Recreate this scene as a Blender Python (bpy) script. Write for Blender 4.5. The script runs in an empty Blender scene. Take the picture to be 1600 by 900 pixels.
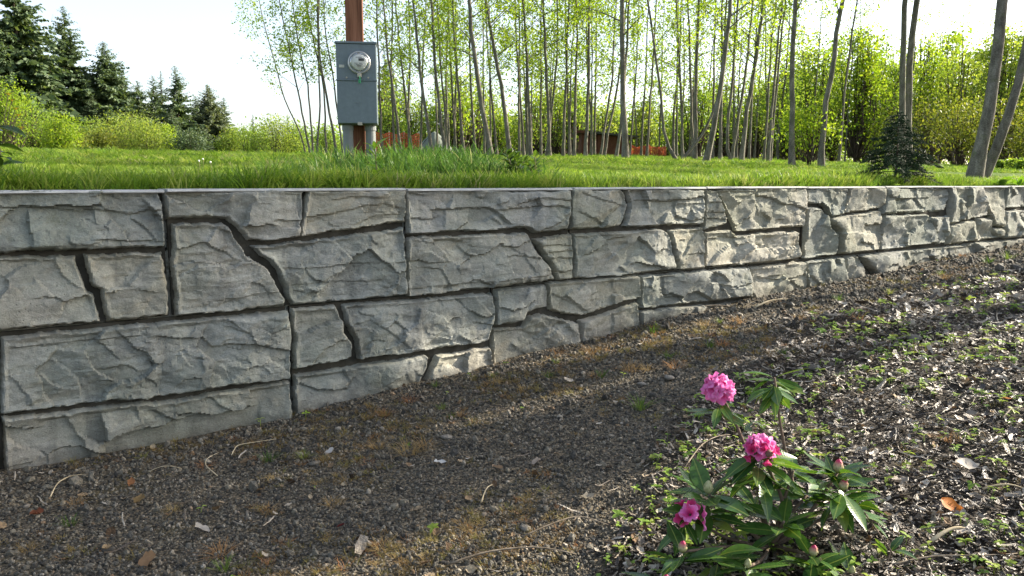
import bpy, math, random
import numpy as np
from mathutils import Vector, Matrix, Euler
R = math.radians
rng = np.random.default_rng(7)
random.seed(7)
SC = bpy.context.scene
COL = SC.collection
# ------------------------------------------------------------------ camera
EYE = 1.27                      # metres above the foot of the wall
FPX = 1244.0                    # focal length in photo pixels
PITCH = math.atan(164 / FPX)
cam_d = bpy.data.cameras.new('camera'); cam = bpy.data.objects.new('camera', cam_d); COL.objects.link(cam)
cam_d.sensor_width = 36; cam_d.lens = FPX / 1600 * 36
cam_d.clip_start = 0.02; cam_d.clip_end = 3000
cam.location = (0, 0, EYE); cam.rotation_euler = (math.pi / 2 - PITCH, 0, 0)
SC.camera = cam
# ------------------------------------------------------------------ light
SUN_EL, SUN_AZ = 26.0, 20.0      # azimuth from +X towards +Y
w = bpy.data.worlds.new('World'); SC.world = w; w.use_nodes = True
nt = w.node_tree; bg = nt.nodes['Background']
sky = nt.nodes.new('ShaderNodeTexSky'); sky.sky_type = 'NISHITA'; sky.sun_disc = False
sky.sun_elevation = R(SUN_EL); sky.sun_rotation = R(90 - SUN_AZ)
sky.air_density = 1.0; sky.dust_density = 2.0; sky.ozone_density = 1.2
hs = nt.nodes.new('ShaderNodeHueSaturation'); hs.inputs['Saturation'].default_value = .68
nt.links.new(sky.outputs[0], hs.inputs['Color']); nt.links.new(hs.outputs[0], bg.inputs[0]); bg.inputs[1].default_value = 0.128
sd = bpy.data.lights.new('sun', 'SUN'); sun = bpy.data.objects.new('sun', sd); COL.objects.link(sun)
sd.energy = 5.0; sd.angle = R(0.5); sd.color = (1.0, 0.90, 0.74)
e, a = R(SUN_EL), R(SUN_AZ)
TOSUN = Vector((math.cos(e) * math.cos(a), math.cos(e) * math.sin(a), math.sin(e)))
sun.rotation_euler = TOSUN.to_track_quat('Z', 'Y').to_euler()
sun.location = (20, 2, 14)
SC.view_settings.view_transform = 'Standard'; SC.view_settings.look = 'None'
SC.view_settings.exposure = 1.5; SC.view_settings.gamma = 1.0
SC.render.engine = 'CYCLES'
SC.cycles.max_bounces = 10; SC.cycles.transparent_max_bounces = 8
SC.cycles.diffuse_bounces = 5; SC.cycles.glossy_bounces = 2; SC.cycles.transmission_bounces = 4
# ------------------------------------------------------------------ noise
def _h(ix, iy, seed):
    n = (ix.astype(np.int64) * 374761393 + iy.astype(np.int64) * 668265263 + seed * 974634777) & 0xffffffff
    n = ((n ^ (n >> 13)) * 1274126177) & 0xffffffff
    n = (n ^ (n >> 16)) & 0xffffffff
    return n / 4294967295.0
def vn(x, y, seed=0):
    x = np.asarray(x, float); y = np.asarray(y, float)
    ix = np.floor(x); iy = np.floor(y); fx = x - ix; fy = y - iy
    fx = fx * fx * fx * (fx * (fx * 6 - 15) + 10); fy = fy * fy * fy * (fy * (fy * 6 - 15) + 10)
    ix = ix.astype(np.int64); iy = iy.astype(np.int64)
    a = _h(ix, iy, seed); b = _h(ix + 1, iy, seed); c = _h(ix, iy + 1, seed); d = _h(ix + 1, iy + 1, seed)
    return (a + (b - a) * fx) * (1 - fy) + (c + (d - c) * fx) * fy
def fbm(x, y, seed=0, o=4, g=0.5):
    s = 0; am = 1; t = 0
    for k in range(o):
        s = s + am * (vn(x * 2 ** k + 17.3 * k, y * 2 ** k - 9.1 * k, seed + k) - 0.5); t += am; am *= g
    return s / t * 2
# ------------------------------------------------------------------ frame of the place
WD = np.array([0.81837, 0.57469])          # along the wall
WN = np.array([WD[1], -WD[0]])             # out of the wall face
WDIST = 4.0
TOPZ = 1.24
def ray(px, py):
    x = (px - 800) / FPX; y = -(py - 450) / FPX
    c, s = math.cos(PITCH), math.sin(PITCH)
    return np.array([x, c + y * s, -s + y * c])
def wall_sz(px, py):                       # photo pixel -> (s, z) on the wall face
    r = ray(px, py); t = WDIST / -(r[:2] @ WN); p = r * t
    return float(p[:2] @ WD), float(p[2] + EYE)
def sq(x, y):
    return x * WD[0] + y * WD[1], -(x * WN[0] + y * WN[1]) - WDIST
def xy(s, q):
    return s * WD[0] - (q + WDIST) * WN[0], s * WD[1] - (q + WDIST) * WN[1]
FS = [-40, -3, 0.1, .46, .9, 1.4, 2.2, 2.7, 3.4, 3.9, 4.9, 5.8, 6.75, 7.65, 9.8, 16, 22, 300]
FZ = [-.02, .0, .03, .01, .01, .05, .11, .15, .23, .29, .35, .39, .44, .50, .60, .93, 1.17, 1.3]
def pixel_of(x, y, z):
    c, s = math.cos(PITCH), math.sin(PITCH); z = z - EYE
    f = y * c - z * s; u = y * s + z * c
    return 800 + FPX * x / np.maximum(f, .05), 450 - FPX * u / np.maximum(f, .05)
def ground_base(x, y):
    s, q = sq(x, y)
    k = np.linspace(-.5, .5, 5)
    z = sum(np.interp(s + d, FS, FZ) for d in k) / 5
    return z
def bed_mask(x, y):                        # 1 in the bark mulch bed, 0 on the gravel strip
    s, q = sq(x, y)
    # border of the bed, a curve on the ground
    bx = np.array([-2, .22, .36, .62, 1.0, 1.75, 2.6, 3.8, 6.0, 9, 30]); by = np.array([1.2, 2.05, 2.55, 3.2, 3.95, 5.0, 5.75, 6.55, 7.9, 9.7, 23])
    yb = np.interp(x, bx, by) + .22 * fbm(x * 2.1, y * 2.1, 5, 3)
    return np.clip((yb - y) / .5 + .5, 0, 1) * np.clip((x + .1) / .3, 0, 1)
def ground_z(x, y):
    x = np.asarray(x, float); y = np.asarray(y, float)
    z = ground_base(x, y)
    m = bed_mask(x, y)
    z = z + .018 * fbm(x * 1.3, y * 1.3, 21, 3) + m * (.02 + .035 * fbm(x * 3.1, y * 3.1, 22, 4)) + .008 * fbm(x * 9, y * 9, 23, 2)
    return z
def lawn_z(x, y):
    x = np.asarray(x, float); y = np.asarray(y, float)
    s, q = sq(x, y); q = np.maximum(q, 0)
    k = np.interp(x, [-60, -25, -4, 5], [.66, .70, .84, 1.0])
    return TOPZ - .035 + 6.5 * k * (1 - np.exp(-q / 110)) + .05 * fbm(x * .25, y * .25, 31, 3) * np.clip(q / 3, 0, 1)
def ground_hit(px, py):                    # photo pixel -> point on the front ground
    r = ray(px, py); t = np.linspace(.5, 30, 6000)
    x, y, z = r[0] * t, r[1] * t, r[2] * t + EYE
    k = np.argmax(z < ground_z(x, y)); return float(x[k]), float(y[k]), float(ground_z(x[k], y[k]))
def at(px, py, depth):                     # point at a given distance along Y
    r = ray(px, py) * (depth / ray(px, py)[1]); return np.array([r[0], r[1], r[2] + EYE])
# ------------------------------------------------------------------ mesh helpers
def mesh(name, V, F, mats=(), smooth=False, fm=None):
    me = bpy.data.meshes.new(name)
    V = np.asarray(V, np.float32)
    if isinstance(F, np.ndarray):
        n, k = F.shape
        me.vertices.add(len(V)); me.vertices.foreach_set('co', V.ravel())
        me.loops.add(n * k); me.loops.foreach_set('vertex_index', F.astype(np.int32).ravel())
        me.polygons.add(n); me.polygons.foreach_set('loop_start', np.arange(0, n * k, k, dtype=np.int32))
        me.update(calc_edges=True)
    else:
        me.from_pydata([tuple(map(float, v)) for v in V], [], F); me.update()
    for m in mats if isinstance(mats, (list, tuple)) else [mats]: me.materials.append(m)
    if fm is not None: me.polygons.foreach_set('material_index', np.asarray(fm, np.int32))
    if smooth: me.polygons.foreach_set('use_smooth', np.ones(len(me.polygons), bool))
    me.validate(clean_customdata=False)
    return me
def obj(name, me, parent=None, loc=(0, 0, 0), rot=(0, 0, 0), scale=None, kind=None):
    o = bpy.data.objects.new(name, me); COL.objects.link(o)
    o.location = loc; o.rotation_euler = rot
    if scale is not None: o.scale = (scale,) * 3 if np.isscalar(scale) else scale
    if parent is not None: o.parent = parent
    if kind: o['kind'] = kind
    return o
def tag(o, label, cat, group=None):
    o['label'] = label; o['category'] = cat
    if group: o['group'] = group
    return o
def thing(name, label, cat, loc=(0, 0, 0), group=None, rot=(0, 0, 0)):
    o = bpy.data.objects.new(name, None); COL.objects.link(o); o.location = loc; o.rotation_euler = rot
    o.empty_display_size = .1
    return tag(o, label, cat, group)
class MB:
    def __init__(s): s.v = []; s.f = []; s.m = []; s.n = 0
    def add(s, V, F, mi=0):
        s.v.append(np.asarray(V, float)); s.f += [tuple(int(i) + s.n for i in f) for f in F]; s.m += [mi] * len(F); s.n += len(V)
    def tube(s, P, r, sides=6, mi=0, cap=True):
        P = np.asarray(P, float); n = len(P); r = np.broadcast_to(np.asarray(r, float), (n,))
        T = np.gradient(P, axis=0); T /= np.linalg.norm(T, axis=1)[:, None] + 1e-9
        up = np.array([0, 0, 1.]) if abs(T[0, 2]) < .9 else np.array([1., 0, 0])
        V = []
        for i in range(n):
            a_ = np.cross(T[i], up); a_ /= np.linalg.norm(a_) + 1e-9; b_ = np.cross(a_, T[i])
            up = b_ if False else up
            for k in range(sides):
                t = 2 * math.pi * k / sides
                V.append(P[i] + r[i] * (math.cos(t) * a_ + math.sin(t) * b_))
        F = [(i * sides + k, i * sides + (k + 1) % sides, (i + 1) * sides + (k + 1) % sides, (i + 1) * sides + k) for i in range(n - 1) for k in range(sides)]
        if cap: F += [tuple(range(sides))[::-1], tuple(range((n - 1) * sides, n * sides))]
        s.add(V, F, mi)
    def box(s, lo, hi, mi=0, bev=0.0):
        (x0, y0, z0), (x1, y1, z1) = lo, hi
        b = bev
        if b <= 0:
            V = [(x0, y0, z0), (x1, y0, z0), (x1, y1, z0), (x0, y1, z0), (x0, y0, z1), (x1, y0, z1), (x1, y1, z1), (x0, y1, z1)]
            s.add(V, [(3, 2, 1, 0), (4, 5, 6, 7), (0, 1, 5, 4), (1, 2, 6, 5), (2, 3, 7, 6), (3, 0, 4, 7)], mi); return
        import bmesh
        bm = bmesh.new(); bmesh.ops.create_cube(bm, size=1)
        for v in bm.verts:
            v.co = Vector(((x0 + x1) / 2 + v.co.x * (x1 - x0), (y0 + y1) / 2 + v.co.y * (y1 - y0), (z0 + z1) / 2 + v.co.z * (z1 - z0)))
        bmesh.ops.bevel(bm, geom=list(bm.edges), offset=b, segments=2, affect='EDGES', profile=.6)
        bm.verts.index_update()
        s.add([tuple(v.co) for v in bm.verts], [[v.index for v in f.verts] for f in bm.faces], mi); bm.free()
    def lathe(s, prof, sides=16, mi=0, M=None):
        V = []; n = len(prof)
        for r_, z_ in prof:
            for k in range(sides):
                t = 2 * math.pi * k / sides; V.append((r_ * math.cos(t), r_ * math.sin(t), z_))
        F = [(i * sides + k, i * sides + (k + 1) % sides, (i + 1) * sides + (k + 1) % sides, (i + 1) * sides + k) for i in range(n - 1) for k in range(sides)]
        V = np.array(V)
        if M is not None: V = np.array([tuple(M @ Vector(v)) for v in V])
        s.add(V, F, mi)
    def mesh(s, name, mats, smooth=False):
        return mesh(name, np.concatenate(s.v), s.f, mats, smooth, s.m if isinstance(mats, (list, tuple)) and len(mats) > 1 else None)
# ------------------------------------------------------------------ materials
class NT:
    def __init__(s, name):
        s.m = bpy.data.materials.new(name); s.m.use_nodes = True; s.t = s.m.node_tree
        s.b = s.t.nodes['Principled BSDF']; s.out = s.t.nodes['Material Output']
    def n(s, typ, **kw):
        nd = s.t.nodes.new('ShaderNode' + typ)
        for k, v in kw.items():
            if k in nd.inputs.keys(): s.set(nd.inputs[k], v)
            else: setattr(nd, k, v)
        return nd
    def set(s, sock, v):
        if isinstance(v, bpy.types.NodeSocket): s.t.links.new(v, sock)
        elif hasattr(v, 'outputs'): s.t.links.new(v.outputs[0], sock)
        else: sock.default_value = v
    def pos(s): return s.n('NewGeometry').outputs['Position']
    def noise(s, vec, scale, detail=4, rough=.55, dist=0.0):
        nd = s.n('TexNoise'); s.set(nd.inputs['Vector'], vec)
        nd.inputs['Scale'].default_value = scale; nd.inputs['Detail'].default_value = detail; nd.inputs['Roughness'].default_value = rough; nd.inputs['Distortion'].default_value = dist
        return nd.outputs['Fac']
    def ramp(s, fac, stops, interp='LINEAR'):
        nd = s.n('ValToRGB'); s.set(nd.inputs[0], fac); cr = nd.color_ramp; cr.interpolation = interp
        while len(cr.elements) < len(stops): cr.elements.new(.5)
        for el, (p, c) in zip(cr.elements, stops):
            el.position = p; el.color = (*c, 1) if len(c) == 3 else c
        return nd.outputs[0]
    def mix(s, fac, a, b, blend='MIX'):
        nd = s.n('Mix', data_type='RGBA', blend_type=blend)
        s.set(nd.inputs[0], fac)
        for k, v in ((6, a), (7, b)):
            if isinstance(v, tuple) and len(v) == 3: v = (*v, 1)
            s.set(nd.inputs[k], v)
        return nd.outputs[2]
    def math(s, op, a, b=None):
        nd = s.n('Math', operation=op); s.set(nd.inputs[0], a)
        if b is not None: s.set(nd.inputs[1], b)
        return nd.outputs[0]
    def scalevec(s, vec, sc):
        nd = s.n('VectorMath', operation='MULTIPLY'); s.set(nd.inputs[0], vec); nd.inputs[1].default_value = sc; return nd.outputs[0]
    def bump(s, h, strength=.5, dist=.01, normal=None):
        nd = s.n('Bump'); s.set(nd.inputs['Height'], h); nd.inputs['Strength'].default_value = strength; nd.inputs['Distance'].default_value = dist
        if normal is not None: s.set(nd.inputs['Normal'], normal)
        return nd.outputs[0]
    def done(s, color=None, rough=.8, normal=None, spec=.3, metal=0.0, transl=0.0, tcol=None):
        if color is not None: s.set(s.b.inputs['Base Color'], (*color, 1) if isinstance(color, tuple) else color)
        s.set(s.b.inputs['Roughness'], rough); s.set(s.b.inputs['Metallic'], metal); s.b.inputs['Specular IOR Level'].default_value = spec
        if normal is not None: s.set(s.b.inputs['Normal'], normal)
        if transl > 0:
            tr = s.n('BsdfTranslucent'); tc = tcol if tcol is not None else color
            s.set(tr.inputs[0], (*tc, 1) if isinstance(tc, tuple) else tc)
            mx = s.n('MixShader'); mx.inputs[0].default_value = transl
            s.t.links.new(s.b.outputs[0], mx.inputs[1]); s.t.links.new(tr.outputs[0], mx.inputs[2]); s.t.links.new(mx.outputs[0], s.out.inputs[0])
        return s.m
def leaf_mat(name, c0, c1, c2, transl=.45, tc=(1.25, 1.2, .55), rough=.55, spec=.35, obj_rand=False):
    t = NT(name)
    rnd = t.n('ObjectInfo').outputs['Random'] if obj_rand else t.n('NewGeometry').outputs['Random Per Island']
    col = t.ramp(rnd, [(0, c0), (.5, c1), (1, c2)])
    tcol = t.mix(1.0, col, tc, 'MULTIPLY')
    t.done(col, rough, spec=spec, transl=transl, tcol=tcol)
    return t.m
# ------------------------------------------------------------------ scatter (geometry nodes), only for stuff
def scatter(name, P, rot, scl, srcs, kind='stuff', parent=None):
    P = np.asarray(P, np.float32); n = len(P)
    me = bpy.data.meshes.new(name); me.vertices.add(n); me.vertices.foreach_set('co', P.ravel())
    for nm, typ, arr in (('rot', 'FLOAT_VECTOR', rot), ('scl', 'FLOAT_VECTOR', scl)):
        at_ = me.attributes.new(nm, typ, 'POINT'); arr = np.asarray(arr, np.float32)
        if arr.ndim == 1: arr = np.repeat(arr[:, None], 3, 1)
        at_.data.foreach_set('vector', arr.ravel())
    ai = me.attributes.new('idx', 'INT', 'POINT'); ai.data.foreach_set('value', rng.integers(0, len(srcs), n).astype(np.int32))
    me.update()
    col = bpy.data.collections.new(name + '_kinds')
    for k, s_ in enumerate(srcs):
        so = bpy.data.objects.new('%s_kind.%03d' % (name, k), s_); col.objects.link(so)
    ng = bpy.data.node_groups.new(name, 'GeometryNodeTree')
    ng.interface.new_socket('Geometry', in_out='INPUT', socket_type='NodeSocketGeometry')
    ng.interface.new_socket('Geometry', in_out='OUTPUT', socket_type='NodeSocketGeometry')
    gi = ng.nodes.new('NodeGroupInput'); go = ng.nodes.new('NodeGroupOutput')
    iop = ng.nodes.new('GeometryNodeInstanceOnPoints'); ci = ng.nodes.new('GeometryNodeCollectionInfo')
    ci.inputs['Collection'].default_value = col; ci.inputs['Separate Children'].default_value = True; ci.inputs['Reset Children'].default_value = True
    iop.inputs['Pick Instance'].default_value = True
    L = ng.links.new
    L(gi.outputs[0], iop.inputs['Points']); L(ci.outputs[0], iop.inputs['Instance'])
    for nm, typ, sk in (('rot', 'FLOAT_VECTOR', 'Rotation'), ('scl', 'FLOAT_VECTOR', 'Scale'), ('idx', 'INT', 'Instance Index')):
        na = ng.nodes.new('GeometryNodeInputNamedAttribute'); na.data_type = typ; na.inputs['Name'].default_value = nm
        L(na.outputs['Attribute'], iop.inputs[sk])
    L(iop.outputs[0], go.inputs[0])
    o = obj(name, me, parent, kind=kind)
    md = o.modifiers.new('scatter', 'NODES'); md.node_group = ng
    return o
# ================================================================== materials of the ground and the wall
def make_concrete():
    t = NT('cast_stone'); p = t.pos()
    big = t.noise(p, 1.7, 5, .6); mid = t.noise(t.scalevec(p, (1, 1, 2.6)), 7, 6, .65, .6); fine = t.noise(p, 70, 4, .7)
    col = t.ramp(mid, [(.25, (.22, .215, .195)), (.5, (.315, .31, .282)), (.75, (.40, .395, .36))])
    col = t.mix(t.ramp(big, [(.38, (0, 0, 0)), (.62, (1, 1, 1))]), col, t.mix(1.0, col, (.80, .84, .78), 'MULTIPLY'))
    streak = t.noise(t.scalevec(p, (9, 9, .9)), 1.0, 4, .6)
    col = t.mix(t.ramp(streak, [(.52, (0, 0, 0)), (.68, (.62, .62, .62))]), col, (.15, .15, .135))
    rust = t.noise(t.scalevec(p, (1, 1, 1.7)), 4.1, 5, .65, .8)
    col = t.mix(t.ramp(rust, [(.55, (0, 0, 0)), (.70, (.45, .45, .45))]), col, (.30, .265, .20))
    pits = t.n('TexVoronoi', feature='F1'); t.set(pits.inputs['Vector'], p); pits.inputs['Scale'].default_value = 42
    pit = t.ramp(pits.outputs['Distance'], [(.08, (0, 0, 0)), (.2, (1, 1, 1))])
    pm = t.ramp(t.noise(p, 9, 3, .5), [(.57, (0, 0, 0)), (.66, (1, 1, 1))])
    pit = t.mix(pm, (1, 1, 1), pit)
    col = t.mix(1.0, col, t.mix(t.ramp(fine, [(.3, (0, 0, 0)), (.7, (1, 1, 1))]), (.86, .86, .86), (1.1, 1.1, 1.1)), 'MULTIPLY')
    rnd = t.n('ObjectInfo').outputs['Random']
    col = t.mix(1.0, col, t.ramp(rnd, [(0, (.76, .80, .80)), (.35, (.95, .97, .98)), (.7, (1.05, 1.03, .97)), (1, (1.2, 1.16, 1.08))]), 'MULTIPLY')
    col = t.mix(t.ramp(t.noise(p, 3.3, 6, .7, 1.0), [(.60, (0, 0, 0)), (.72, (.5, .5, .5))]), col, (.12, .125, .075))
    spl = t.n('Attribute', attribute_name='splash').outputs['Fac']
    col = t.mix(t.math('MULTIPLY', spl, t.ramp(t.noise(p, 14, 5, .7), [(.3, (.25, .25, .25)), (.7, (1, 1, 1))])), col, (.10, .085, .062))
    grit = t.noise(p, 190, 3, .7)
    col = t.mix(1.0, col, t.ramp(grit, [(.3, (.8, .8, .8)), (.7, (1.18, 1.18, 1.18))]), 'MULTIPLY')
    h = t.math('ADD', t.math('MULTIPLY', fine, .45), t.math('MULTIPLY', t.noise(t.scalevec(p, (1, 1, 1.9)), 26, 6, .7, .8), 1.0))
    h = t.math('ADD', h, t.math('MULTIPLY', pit, .5))
    return t.done(col, .93, t.bump(h, .9, .009), spec=.2)
CONC = make_concrete()
def make_cap():
    t = NT('cap_concrete'); p = t.pos(); f = t.noise(p, 16, 5, .65)
    col = t.ramp(f, [(.3, (.30, .30, .285)), (.7, (.45, .45, .43))])  # smooth concrete, paler than the faces: skylit top edge put into the colour
    return t.done(col, .9, t.bump(t.noise(p, 90, 4, .7), .4, .004), spec=.2)
CAPM = make_cap()
def make_joint():
    t = NT('dirty_joint'); p = t.pos()
    col = t.ramp(t.noise(p, 12, 4), [(.3, (.03, .028, .022)), (.7, (.075, .07, .058))])
    return t.done(col, .95, t.bump(t.noise(p, 60, 4), .5, .006), spec=.1)
JOINT = make_joint()
# ================================================================== the retaining wall
wall = thing('retaining_wall', 'long grey cast concrete retaining wall moulded like split ledge stone along the lawn edge', 'wall', (*xy(4.0, -.0), 0.0))
WL = np.array(wall.location)
def dist_poly(u, v, P):
    d = np.full(u.shape, 1e9); inside = np.zeros(u.shape, bool); n = len(P)
    for i in range(n):
        x0, y0 = P[i]; x1, y1 = P[(i + 1) % n]
        ex, ey = x1 - x0, y1 - y0; L2 = ex * ex + ey * ey + 1e-12
        t = np.clip(((u - x0) * ex + (v - y0) * ey) / L2, 0, 1)
        d = np.minimum(d, np.hypot(u - x0 - t * ex, v - y0 - t * ey))
        c = ((y0 > v) != (y1 > v)) & (u < (x1 - x0) * (v - y0) / (y1 - y0 + 1e-12) + x0)
        inside ^= c
    return np.where(inside, d, -d)
# ledges seen on the faces: pixel polylines, depth of the step in metres, fade length; 'd': lower side set back, 'u': upper side set back, 'r'/'l': right/left side
LEDGES = [
 ([(-20, 324), (54, 322), (117, 328), (147, 327), (190, 330)], .012, .05, 'd'), ([(147, 327), (151, 345)], .012, .05, 'l'),
 ([(165, 328), (205, 334), (252, 327)], .012, .05, 'd'), ([(205, 340), (225, 352), (240, 368), (249, 382)], .012, .03, 'd'), ([(150, 374), (200, 375), (256, 377)], .012, .03, 'd'),
 ([(262, 318), (295, 313), (330, 303), (357, 300)], .014, .04, 'u'), ([(430, 343), (450, 344), (478, 342)], .014, .04, 'd'), ([(466, 300), (463, 320), (468, 342)], .01, .05, 'r'),
 ([(488, 346), (530, 331), (570, 322), (600, 318), (636, 326)], .010, .06, 'd'), ([(520, 312), (560, 306), (600, 309)], .008, .04, 'd'), ([(560, 348), (590, 337), (636, 333)], .01, .04, 'd'),
 ([(436, 420), (500, 418), (560, 411), (637, 408)], .008, .03, 'd'), ([(475, 395), (520, 372), (560, 415)], .008, .08, 'u'), ([(455, 445), (520, 440), (600, 438)], .007, .05, 'd'),
 ([(638, 337), (650, 341), (680, 342), (690, 338)], .014, .04, 'd'), ([(678, 327), (740, 325), (765, 324), (778, 329), (792, 343), (800, 350)], .022, .09, 'd'), ([(680, 326), (678, 342)], .012, .05, 'r'),
 ([(784, 327), (830, 323), (870, 321), (893, 325)], .018, .06, 'd'), ([(826, 311), (860, 309), (893, 313)], .012, .04, 'd'), ([(838, 362), (862, 352), (880, 340), (893, 325)], .014, .05, 'd'),
 ([(648, 417), (690, 420), (697, 430), (702, 440), (708, 452)], .012, .08, 'd'), ([(640, 452), (690, 445), (760, 440), (866, 428)], .008, .05, 'd'), ([(800, 385), (820, 400), (835, 425)], .009, .07, 'l'),
 ([(838, 384), (870, 382), (899, 383)], .014, .03, 'd'), ([(840, 394), (870, 393), (900, 391)], .016, .03, 'd'), ([(850, 404), (880, 402), (900, 404)], .014, .03, 'd'), ([(860, 420), (880, 424), (898, 420)], .016, .04, 'd'),
 ([(905, 330), (925, 340), (950, 352)], .012, .06, 'd'), ([(910, 300), (940, 312), (984, 322)], .01, .05, 'd'),
 ([(982, 309), (1000, 312), (1040, 314), (1066, 312), (1102, 306)], .024, .07, 'd'), ([(1062, 318), (1080, 319), (1102, 316)], .012, .03, 'd'), ([(1060, 338), (1080, 344), (1102, 340)], .018, .05, 'd'), ([(1062, 312), (1058, 332), (1066, 345)], .014, .05, 'l'),
 ([(912, 400), (940, 388), (960, 372), (985, 368)], .012, .08, 'd'), ([(940, 432), (955, 408), (985, 380)], .016, .12, 'l'), ([(1068, 400), (1080, 380), (1095, 365)], .014, .06, 'l'),
 ([(1106, 318), (1129, 314)], .016, .03, 'd'), ([(1106, 331), (1140, 330)], .016, .03, 'd'), ([(1106, 341), (1142, 342)], .016, .03, 'd'),
 ([(1186, 305), (1200, 307), (1215, 311), (1222, 318), (1240, 319), (1262, 327)], .022, .12, 'd'), ([(1185, 318), (1190, 330), (1195, 345)], .01, .05, 'l'),
 ([(1180, 391), (1210, 389), (1252, 386)], .022, .10, 'u'), ([(1106, 374), (1130, 370), (1152, 371)], .016, .04, 'd'), ([(1183, 365), (1182, 382), (1186, 390)], .016, .06, 'r'),
 ([(1264, 358), (1285, 352), (1300, 356)], .008, .05, 'd'), ([(1303, 365), (1330, 363), (1372, 366)], .014, .05, 'u'), ([(1352, 340), (1350, 362)], .012, .06, 'r'), ([(1297, 297), (1304, 318), (1301, 336)], .010, .06, 'l'),
 ([(1400, 309), (1435, 310), (1440, 318), (1450, 326), (1475, 328)], .018, .06, 'd'), ([(1403, 296), (1402, 330)], .014, .05, 'l'), ([(1435, 310), (1484, 308)], .01, .04, 'd'),
 ([(1497, 294), (1499, 320), (1512, 345)], .016, .06, 'l'), ([(1498, 318), (1545, 317)], .012, .05, 'd'),
 ([(-5, 545), (60, 541), (150, 531), (222, 524)], .009, .04, 'd'), ([(250, 524), (285, 530), (318, 527), (334, 543), (360, 537), (400, 538), (420, 542), (456, 548)], .020, .12, 'd'), ([(360, 510), (390, 520), (400, 538)], .012, .06, 'd'),
 ([(285, 530), (284, 558), (300, 572)], .008, .08, 'r'), ([(150, 580), (200, 570), (245, 600), (255, 618)], .009, .07, 'd'), ([(20, 590), (45, 620), (55, 640)], .008, .07, 'l'), ([(80, 560), (120, 590), (135, 640)], .009, .09, 'r'),
 ([(165, 697), (180, 683), (192, 677), (230, 670), (255, 668), (300, 653), (340, 648), (376, 640), (400, 636)], .052, .30, 'd'), ([(105, 650), (118, 675), (140, 705), (145, 722)], .022, .12, 'l'), ([(240, 640), (262, 652), (285, 660)], .018, .08, 'd'), ([(330, 620), (345, 635), (372, 645)], .012, .06, 'd'),
 ([(488, 570), (510, 545), (528, 533), (548, 528)], .016, .08, 'd'), ([(470, 600), (500, 610), (545, 608), (552, 590)], .016, .07, 'd'), ([(590, 580), (597, 610)], .008, .05, 'r'),
 ([(650, 551), (672, 536), (690, 520), (704, 500), (718, 497)], .016, .10, 'd'), ([(540, 512), (580, 500), (620, 525), (645, 548)], .008, .08, 'd'), ([(700, 462), (722, 474), (738, 488)], .010, .06, 'u'), ([(742, 462), (773, 498)], .007, .05, 'u'), ([(745, 503), (774, 508)], .012, .04, 'd'),
 ([(780, 480), (800, 484), (822, 477), (830, 470)], .018, .06, 'd'), ([(858, 455), (890, 470), (915, 486)], .008, .08, 'd'), ([(855, 520), (870, 508), (880, 495)], .012, .08, 'r'),
 ([(1035, 465), (1047, 458), (1065, 462), (1072, 478)], .030, .07, 'd'), ([(1076, 460), (1092, 455), (1110, 466), (1118, 470)], .030, .07, 'd'), ([(1034, 425), (1034, 445), (1040, 470)], .014, .05, 'r'), ([(1125, 424), (1122, 440), (1128, 455)], .02, .07, 'l'), ([(1125, 444), (1150, 448), (1174, 440)], .016, .05, 'd'), ([(960, 487), (962, 505), (958, 520)], .014, .08, 'l'),
 ([(1190, 433), (1215, 437), (1240, 434), (1264, 428)], .016, .05, 'd'), ([(1272, 430), (1286, 445), (1290, 455)], .018, .06, 'd'), ([(1375, 440), (1400, 425), (1430, 418), (1445, 405), (1480, 396)], .012, .06, 'd'), ([(1298, 404), (1290, 425), (1296, 445)], .012, .05, 'l'),
 ([(125, 400), (105, 400), (86, 397)], .01, .03, 'u'), ([(90, 470), (60, 440), (20, 450)], .006, .08, 'u'), ([(175, 452), (200, 448), (225, 418), (240, 408)], .020, .08, 'u'), ([(146, 449), (165, 452)], .016, .03, 'd'),
 ([(278, 435), (310, 417), (350, 415), (372, 420)], .009, .08, 'u'), ([(330, 480), (375, 465), (430, 455)], .007, .06, 'd'),
]
_L = []
for pts, dep, fade, side in LEDGES:
    _L.append((np.array([wall_sz(*p) for p in pts]), dep, fade, side))
def ledge_field(u, v):
    h = np.zeros(u.shape)
    u0, u1, v0, v1 = u.min(), u.max(), v.min(), v.max()
    for P, dep, fade, side in _L:
        if P[:, 0].max() < u0 - .1 or P[:, 0].min() > u1 + .1 or P[:, 1].max() < v0 - .3 or P[:, 1].min() > v1 + .3: continue
        wob = .007 * fbm(u * 30, v * 30, 55, 3)
        if side in 'du':
            o = np.argsort(P[:, 0]); a_, b_ = P[o, 0], P[o, 1]
            e_ = np.interp(u + wob, a_, b_) - v + wob
            k = np.clip(np.minimum(u - a_[0], a_[-1] - u) / .05 + .6, 0, 1)
            if side == 'u': e_ = -e_
        else:
            o = np.argsort(P[:, 1]); a_, b_ = P[o, 1], P[o, 0]
            e_ = u - np.interp(v + wob, a_, b_) + wob
            k = np.clip(np.minimum(v - a_[0], a_[-1] - v) / .04 + .6, 0, 1)
            if side == 'l': e_ = -e_
        st = np.clip(e_ / .005, 0, 1)
        h -= dep * k * st * np.exp(-np.maximum(e_, 0) / fade)
        h += .35 * dep * k * (1 - st) * np.exp(np.minimum(e_, 0) / (fade * .6))
    return h
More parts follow.
